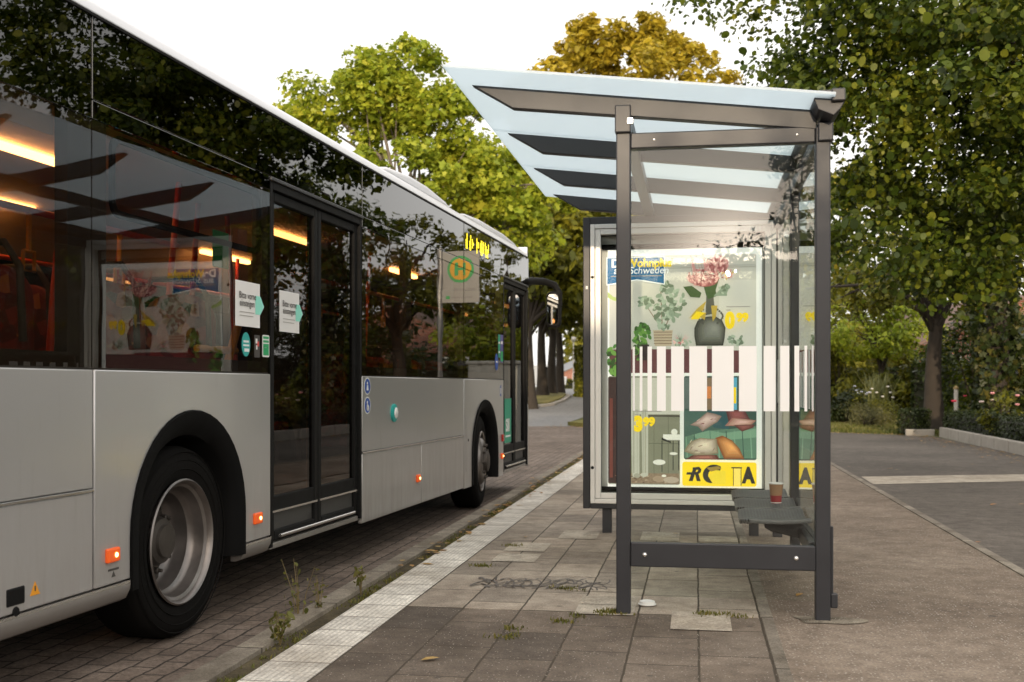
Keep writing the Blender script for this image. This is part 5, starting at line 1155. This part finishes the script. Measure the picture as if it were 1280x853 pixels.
shrub('hazel_bush','tall mid green bush behind the bright young tree',(*q(1128,43),0),1.8,4.4,6000,0.08,'oval',L_mid,227,cl=26,clr=0.55)
hedge('garden_hedge','high hedge at the back of the meadow hidden behind the advertising case',(3.4,57),(24,60),1.5,2.6,9000,0.12,L_olive,229,z=0.5)
sp_ = thing('flax_plant','tall strap leaved plant standing in the flower bed','plant',(*q(1097,36),0))
blades('leaves',[(0,0,0)],1.0,1.75,leaf_mat('leaf_flax',[(0.10,0.12,0.05),(0.20,0.21,0.09),(0.30,0.28,0.12)],0.25),90,0.16,0.035,129,sp_,0.55)
for i,(px,d,col,lb) in enumerate(((1078,33,(0.62,0.62,0.72),'pale lilac flowers'),(1102,33.5,(0.75,0.72,0.66),'white flowers'),(1262,22,(0.70,0.30,0.32),'pink roses'),(1252,21,(0.70,0.55,0.50),'cream roses'),(1197,26,(0.60,0.04,0.09),'red roses'))):
    hgt = 1.0 if d > 30 else (0.95 if px > 1240 else 0.85)
    t = shrub('flowering_plant','small bush with %s %s' % (lb, 'in the flower bed' if d > 30 else 'rising behind the box hedge'),(*q(px,d),0),0.32,hgt,700,0.04,'oval',L_olive,131+i*3,cat='plant',cl=7,clr=0.2)
    rg = random.Random(i); pm = plain('petal_%s' % lb.replace(' ','_'), col, 0.7)
    for k in range(7 if d > 30 else 3): MB().lathe([(0.0,0.0),(0.035,0.008),(0.05,0.03),(0.03,0.045),(0.0,0.04)],'z',(rg.uniform(-0.3,0.3),rg.uniform(-0.3,0.3),hgt*rg.uniform(0.75,1.1)),9).build('flower', pm, t, smooth=60)
wp = thing('garden_post','white garden post standing between the slim tree and the ivy clad trunk','post',(*q(1195,27.5),0))
MB().tube([(0,0,-0.1),(0,0,1.05)],0.05,12).build('shaft', plain('weathered_white',(0.55,0.52,0.47),0.7), wp, smooth=50); MB().lathe([(0.06,1.05),(0.065,1.08),(0.03,1.13),(0,1.14)],'z',(0,0,0),14).build('cap', plain('ochre_cap',(0.35,0.25,0.10),0.6), wp, smooth=50)
# tall weed in the gutter and its companions
for i,(a,b_,h,lb) in enumerate(((-0.28,2.52,0.30,'tallest thin seedling weed growing at the kerb edge'),(-0.12,2.47,0.19,'dry stalk weed just behind the tallest one at the kerb'),(-0.85,2.40,0.16,'bushy weed at the near end of the kerb joint'),(0.35,2.40,0.17,'small straw coloured weed further along the kerb joint'))):
    x, y = ab(a,b_); t = thing('kerb_weed',lb,'weed',(x,y,-0.12 if b_>2.45 else -0.02),0,'weeds at the kerb'); rg = np.random.default_rng(140+i)
    st = MB(); tips = []
    for k in range(5 if i != 2 else 9):
        dx, dy = rg.normal(0,0.035,2); hh = h*rg.uniform(0.6,1.0)+(0.12 if b_>2.45 else 0); st.tube([(0,0,0),(dx*0.4,dy*0.4,hh*0.6),(dx,dy,hh)],[0.003,0.0022,0.001],5); tips.append((dx,dy,hh))
    st.build('stems', plain('weed_stem',(0.16,0.12,0.05),0.8), t, fix=False)
    cen = []; 
    for (dx,dy,hh) in tips:
        for k in range(10): u = rg.uniform(0.35,1.0); cen.append((dx*u+rg.normal(0,0.012),dy*u+rg.normal(0,0.012),hh*u+rg.normal(0,0.008)))
    cen = np.array(cen); o_ = rg.normal(0,1,cen.shape); leaves_mesh('foliage',cen,o_,0.013,'oval',lm_weed,150+i,t)

# ------------------------------------------------------------------ the far bend: verge, lamp, house, van
def verge(name, pts, m, lift=0.10):
    v = [(x,y,rise(y)-0.12+lift) for x,y in pts]+[(x,y,rise(y)-0.25) for x,y in pts]; n = len(pts)
    return tag(MB().add(v,[tuple(range(n))]+[(i,(i+1)%n,n+(i+1)%n,n+i) for i in range(n)]).build(name,m),kind='structure')
def outline(cx, cy, rx, ry, n=30): return [(cx+rx*math.cos(2*PI*k/n), cy+ry*math.sin(2*PI*k/n)) for k in range(n)]
g_verge = ground_mat('verge_grass',(0.12,0.115,0.025),(0.19,0.17,0.04),(0.27,0.21,0.06),0.7,30,0.95,0.5)
ISL = [(-6,50),(-2,47),(0.6,46.5),(1.6,48.5),(2.25,52),(2.75,57),(2.95,62),(2.7,67),(1.8,71),(-1,74),(-6,75)]
kv = [(x+(0.22 if x>-5 else 0), y+(-0.25 if y<60 else 0.25)) for x,y in ISL]
verge('verge_kerb',kv,M['concrete'],0.09); verge('grass_verge',ISL,g_verge,0.13)
RV = [(1.75,35.2),(2.3,36.6),(3.6,39.5),(6,43),(14,47),(14,30),(4.6,30.0),(2.6,32.6)]
verge('grass_verge',RV,g_verge,0.12)
tree('distant_tree','dark tree closing the end of the road behind the far brick house',(15.5,186,1.0),3,0.3,[((0,0,6.5),(8,5,6),1.0)],50,90,0.45,'oval',L_olive,175,cl_r=2.0,limbs=8,flatb=0.95)
lp = thing('street_lamp','slender street lamp post at the far end of the road bend','street lamp',(5.6,102,rise(102)-0.12))
MB().tube([(0,0,0),(0,0,4.2)],[0.09,0.06],10).build('pole', M['pole'], lp, smooth=60); MB().lathe([(0.05,4.2),(0.16,4.3),(0.24,4.6),(0.20,4.68),(0,4.75)],'z',(0,0,0),16).build('lamp_head', M['pole'], lp, smooth=50)
def brick_mat(name, c, mort):
    m, nt, N, L = new_mat(name); out = nd(nt,'ShaderNodeOutputMaterial'); p = nd(nt,'ShaderNodeBsdfPrincipled'); tc = nd(nt,'ShaderNodeTexCoord'); mp = nd(nt,'ShaderNodeMapping'); mp.inputs['Rotation'].default_value=(PI/2,0,0)
    b = nd(nt,'ShaderNodeTexBrick'); b.inputs['Scale'].default_value=1; b.inputs['Brick Width'].default_value=0.25; b.inputs['Row Height'].default_value=0.08; b.inputs['Mortar Size'].default_value=0.008
    b.inputs['Color1'].default_value=rgba(c); b.inputs['Color2'].default_value=rgba([v*0.7 for v in c]); b.inputs['Mortar'].default_value=rgba(mort)
    L.new(tc.outputs['Object'],mp.inputs['Vector']); L.new(mp.outputs[0],b.inputs['Vector']); L.new(b.outputs['Color'],p.inputs['Base Color']); p.inputs['Roughness'].default_value=0.85; L.new(p.outputs[0],out.inputs[0]); return m
BRICK = brick_mat('red_brick',(0.30,0.10,0.065),(0.32,0.28,0.24)); SLATE = plain('grey_roof_tiles',(0.20,0.21,0.23),0.7,var=0.25,scale=5)
WIN = glass('house_pane',(0.15,0.16,0.17),1.0)
def house(label, loc, rz, w, d, he, hr, wins, roofm):
    t = thing('brick_house',label,'house',loc,rz)
    MB().prism([(-w/2,0),(w/2,0),(w/2,he),(0,he+hr-0.06),(-w/2,he)],'y',0,d).build('wall',BRICK,t)
    for s in (-1,1):
        rf = MB().add([(0,-0.4,he+hr),(0,d+0.4,he+hr),(s*(w/2+0.5),d+0.4,he-0.35),(s*(w/2+0.5),-0.4,he-0.35),(0,-0.4,he+hr+0.12),(0,d+0.4,he+hr+0.12),(s*(w/2+0.5),d+0.4,he-0.23),(s*(w/2+0.5),-0.4,he-0.23)],[(0,1,2,3),(4,5,6,7),(0,1,5,4),(1,2,6,5),(2,3,7,6),(3,0,4,7)]).build('roof',roofm,t)
        if s > 0: MB().box(0.8,1.4,d*0.5,d*0.5+0.6,he+hr*0.4,he+hr+0.7).build('chimney',BRICK,rf)
    for (x,z,ww,hh) in wins:
        f = frame(MB(),x,x+ww,z,z+hh,0.08,-0.05,0.02).build('window',M['white'],t); MB().box(x+0.08,x+ww-0.08,-0.02,-0.012,z+0.08,z+hh-0.08).build('pane',WIN,f)
    return t
house('far red brick house with grey tiled roof at the end of the road bend',(12.4,170,0.95),0.25,10,8,2.4,2.1,[(-3.4,0.9,1.4,1.2),(-1.0,0.9,1.4,1.2),(1.6,0.9,1.4,1.2)],SLATE)
house('red brick house with white windows half hidden behind the ivy clad tree',(20.6,45,0),0.12,10,9,2.7,2.0,[(-4.0,0.9,1.3,1.5),(-1.6,0.1,1.1,2.1),(0.6,0.9,1.5,1.5),(2.9,0.9,1.3,1.5)],plain('brown_roof_tiles',(0.16,0.10,0.08),0.75,var=0.25,scale=5))
hedge('garden_hedge','low hedge across the end of the far road',(4.5,112),(18,106),1.0,0.9,3000,0.14,L_olive,171,z=0.85)
vn = thing('parked_van','small white van parked far beyond the row of trees','van',(1.9,88,rise(88)-0.12),0.2)
MB().prism([(-2.2,0.3),(2.2,0.3),(2.3,0.95),(1.5,1.15),(0.9,1.85),(-2.2,1.9)],'y',-0.85,0.85).build('body',M['white'],vn,bevel=0.06,smooth=40)
MB().prism([(1.40,1.15),(0.92,1.72),(0.2,1.72),(0.2,1.15)],'y',-0.86,0.86).build('window',M['gloss'],vn)
for x in (-1.4,1.4):
    for y in (-0.78,0.78): wv = MB().lathe([(0.0,-0.1),(0.30,-0.1),(0.33,-0.06),(0.33,0.06),(0.30,0.1),(0,0.1)],'y',(x,y,0.33),20).build('wheel',M['tyre'],vn,smooth=40)

# ------------------------------------------------------------------ light, sky, camera
SUN_EL, SUN_AZ = math.radians(5.8), math.radians(187.6)     # low sun behind the viewer
to_sun = Vector((math.sin(SUN_AZ)*math.cos(SUN_EL), math.cos(SUN_AZ)*math.cos(SUN_EL), math.sin(SUN_EL)))
su = bpy.data.lights.new('sun','SUN'); su.energy = 2.0; su.angle = math.radians(0.53); su.color = (1.0,0.80,0.56)
so = bpy.data.objects.new('sun',su); C.objects.link(so); so.rotation_euler = (-to_sun).to_track_quat('-Z','Y').to_euler()
W = bpy.data.worlds.new('World'); SC.world = W; W.use_nodes = True; nt = W.node_tree; nt.nodes.clear(); L = nt.links
wo = nd(nt,'ShaderNodeOutputWorld'); bg = nd(nt,'ShaderNodeBackground'); bg.inputs['Strength'].default_value = 0.10
sky = nd(nt,'ShaderNodeTexSky',sky_type='NISHITA'); sky.sun_disc = False; sky.sun_elevation = SUN_EL; sky.sun_rotation = SUN_AZ; sky.air_density = 1.0; sky.dust_density = 2.5
tc = nd(nt,'ShaderNodeTexCoord'); no = nd(nt,'ShaderNodeTexNoise'); no.inputs['Scale'].default_value = 2.2; no.inputs['Detail'].default_value = 5
L.new(tc.outputs['Generated'],no.inputs['Vector'])
cr = nd(nt,'ShaderNodeValToRGB'); cr.color_ramp.elements[0].position = 0.3; cr.color_ramp.elements[0].color = (9.6,9.35,9.0,1); cr.color_ramp.elements[1].position = 0.7; cr.color_ramp.elements[1].color = (12.0,11.6,11.1,1)
L.new(no.outputs['Fac'],cr.inputs[0])
mx = nd(nt,'ShaderNodeMix',data_type='RGBA'); mx.inputs[0].default_value = 0.88; L.new(sky.outputs[0],mx.inputs[6]); L.new(cr.outputs[0],mx.inputs[7])
# bright veil of thin cloud round the low sun
dt = nd(nt,'ShaderNodeVectorMath',operation='DOT_PRODUCT'); L.new(tc.outputs['Generated'],dt.inputs[0]); dt.inputs[1].default_value = to_sun
mxx = nd(nt,'ShaderNodeMath',operation='MAXIMUM'); L.new(dt.outputs['Value'],mxx.inputs[0]); mxx.inputs[1].default_value = 0.0
p1 = nd(nt,'ShaderNodeMath',operation='POWER'); L.new(mxx.outputs[0],p1.inputs[0]); p1.inputs[1].default_value = 4.5
p2 = nd(nt,'ShaderNodeMath',operation='POWER'); L.new(mxx.outputs[0],p2.inputs[0]); p2.inputs[1].default_value = 900.0
a1 = nd(nt,'ShaderNodeMath',operation='MULTIPLY'); L.new(p1.outputs[0],a1.inputs[0]); a1.inputs[1].default_value = 19.0
a2 = nd(nt,'ShaderNodeMath',operation='MULTIPLY_ADD'); L.new(p2.outputs[0],a2.inputs[0]); a2.inputs[1].default_value = 150.0; L.new(a1.outputs[0],a2.inputs[2])
gc = nd(nt,'ShaderNodeMix',data_type='RGBA',blend_type='MULTIPLY'); gc.inputs[0].default_value = 1.0; gc.inputs[6].default_value = (1.0,0.84,0.68,1); L.new(a2.outputs[0],gc.inputs[7])
ad_ = nd(nt,'ShaderNodeMix',data_type='RGBA',blend_type='ADD'); ad_.inputs[0].default_value = 1.0; L.new(mx.outputs[2],ad_.inputs[6]); L.new(gc.outputs[2],ad_.inputs[7]); 
L.new(ad_.outputs[2],bg.inputs['Color']); L.new(bg.outputs[0],wo.inputs['Surface'])

cam = bpy.data.cameras.new('camera'); co = bpy.data.objects.new('camera',cam); C.objects.link(co)
co.location = (0,0,1.12); co.rotation_euler = (PI/2,0,0)
cam.sensor_width = 36; cam.lens = 36*1400/1280; cam.shift_y = 56.5/1280; cam.clip_start = 0.05; cam.clip_end = 1500
cam.dof.use_dof = True; cam.dof.focus_distance = 6.2; cam.dof.aperture_fstop = 4.0
SC.camera = co
SC.view_settings.view_transform = 'Standard'; SC.view_settings.look = 'None'; SC.view_settings.exposure = 0.60; SC.view_settings.gamma = 1.0
SC.view_settings.use_curve_mapping = False
SC.render.engine = 'CYCLES'
SC.cycles.max_bounces = 8; SC.cycles.transparent_max_bounces = 16; SC.cycles.diffuse_bounces = 3; SC.cycles.glossy_bounces = 4
SC.cycles.use_denoising = True
SC.cycles.sample_clamp_indirect = 6.0; SC.cycles.caustics_reflective = False; SC.cycles.caustics_refractive = False
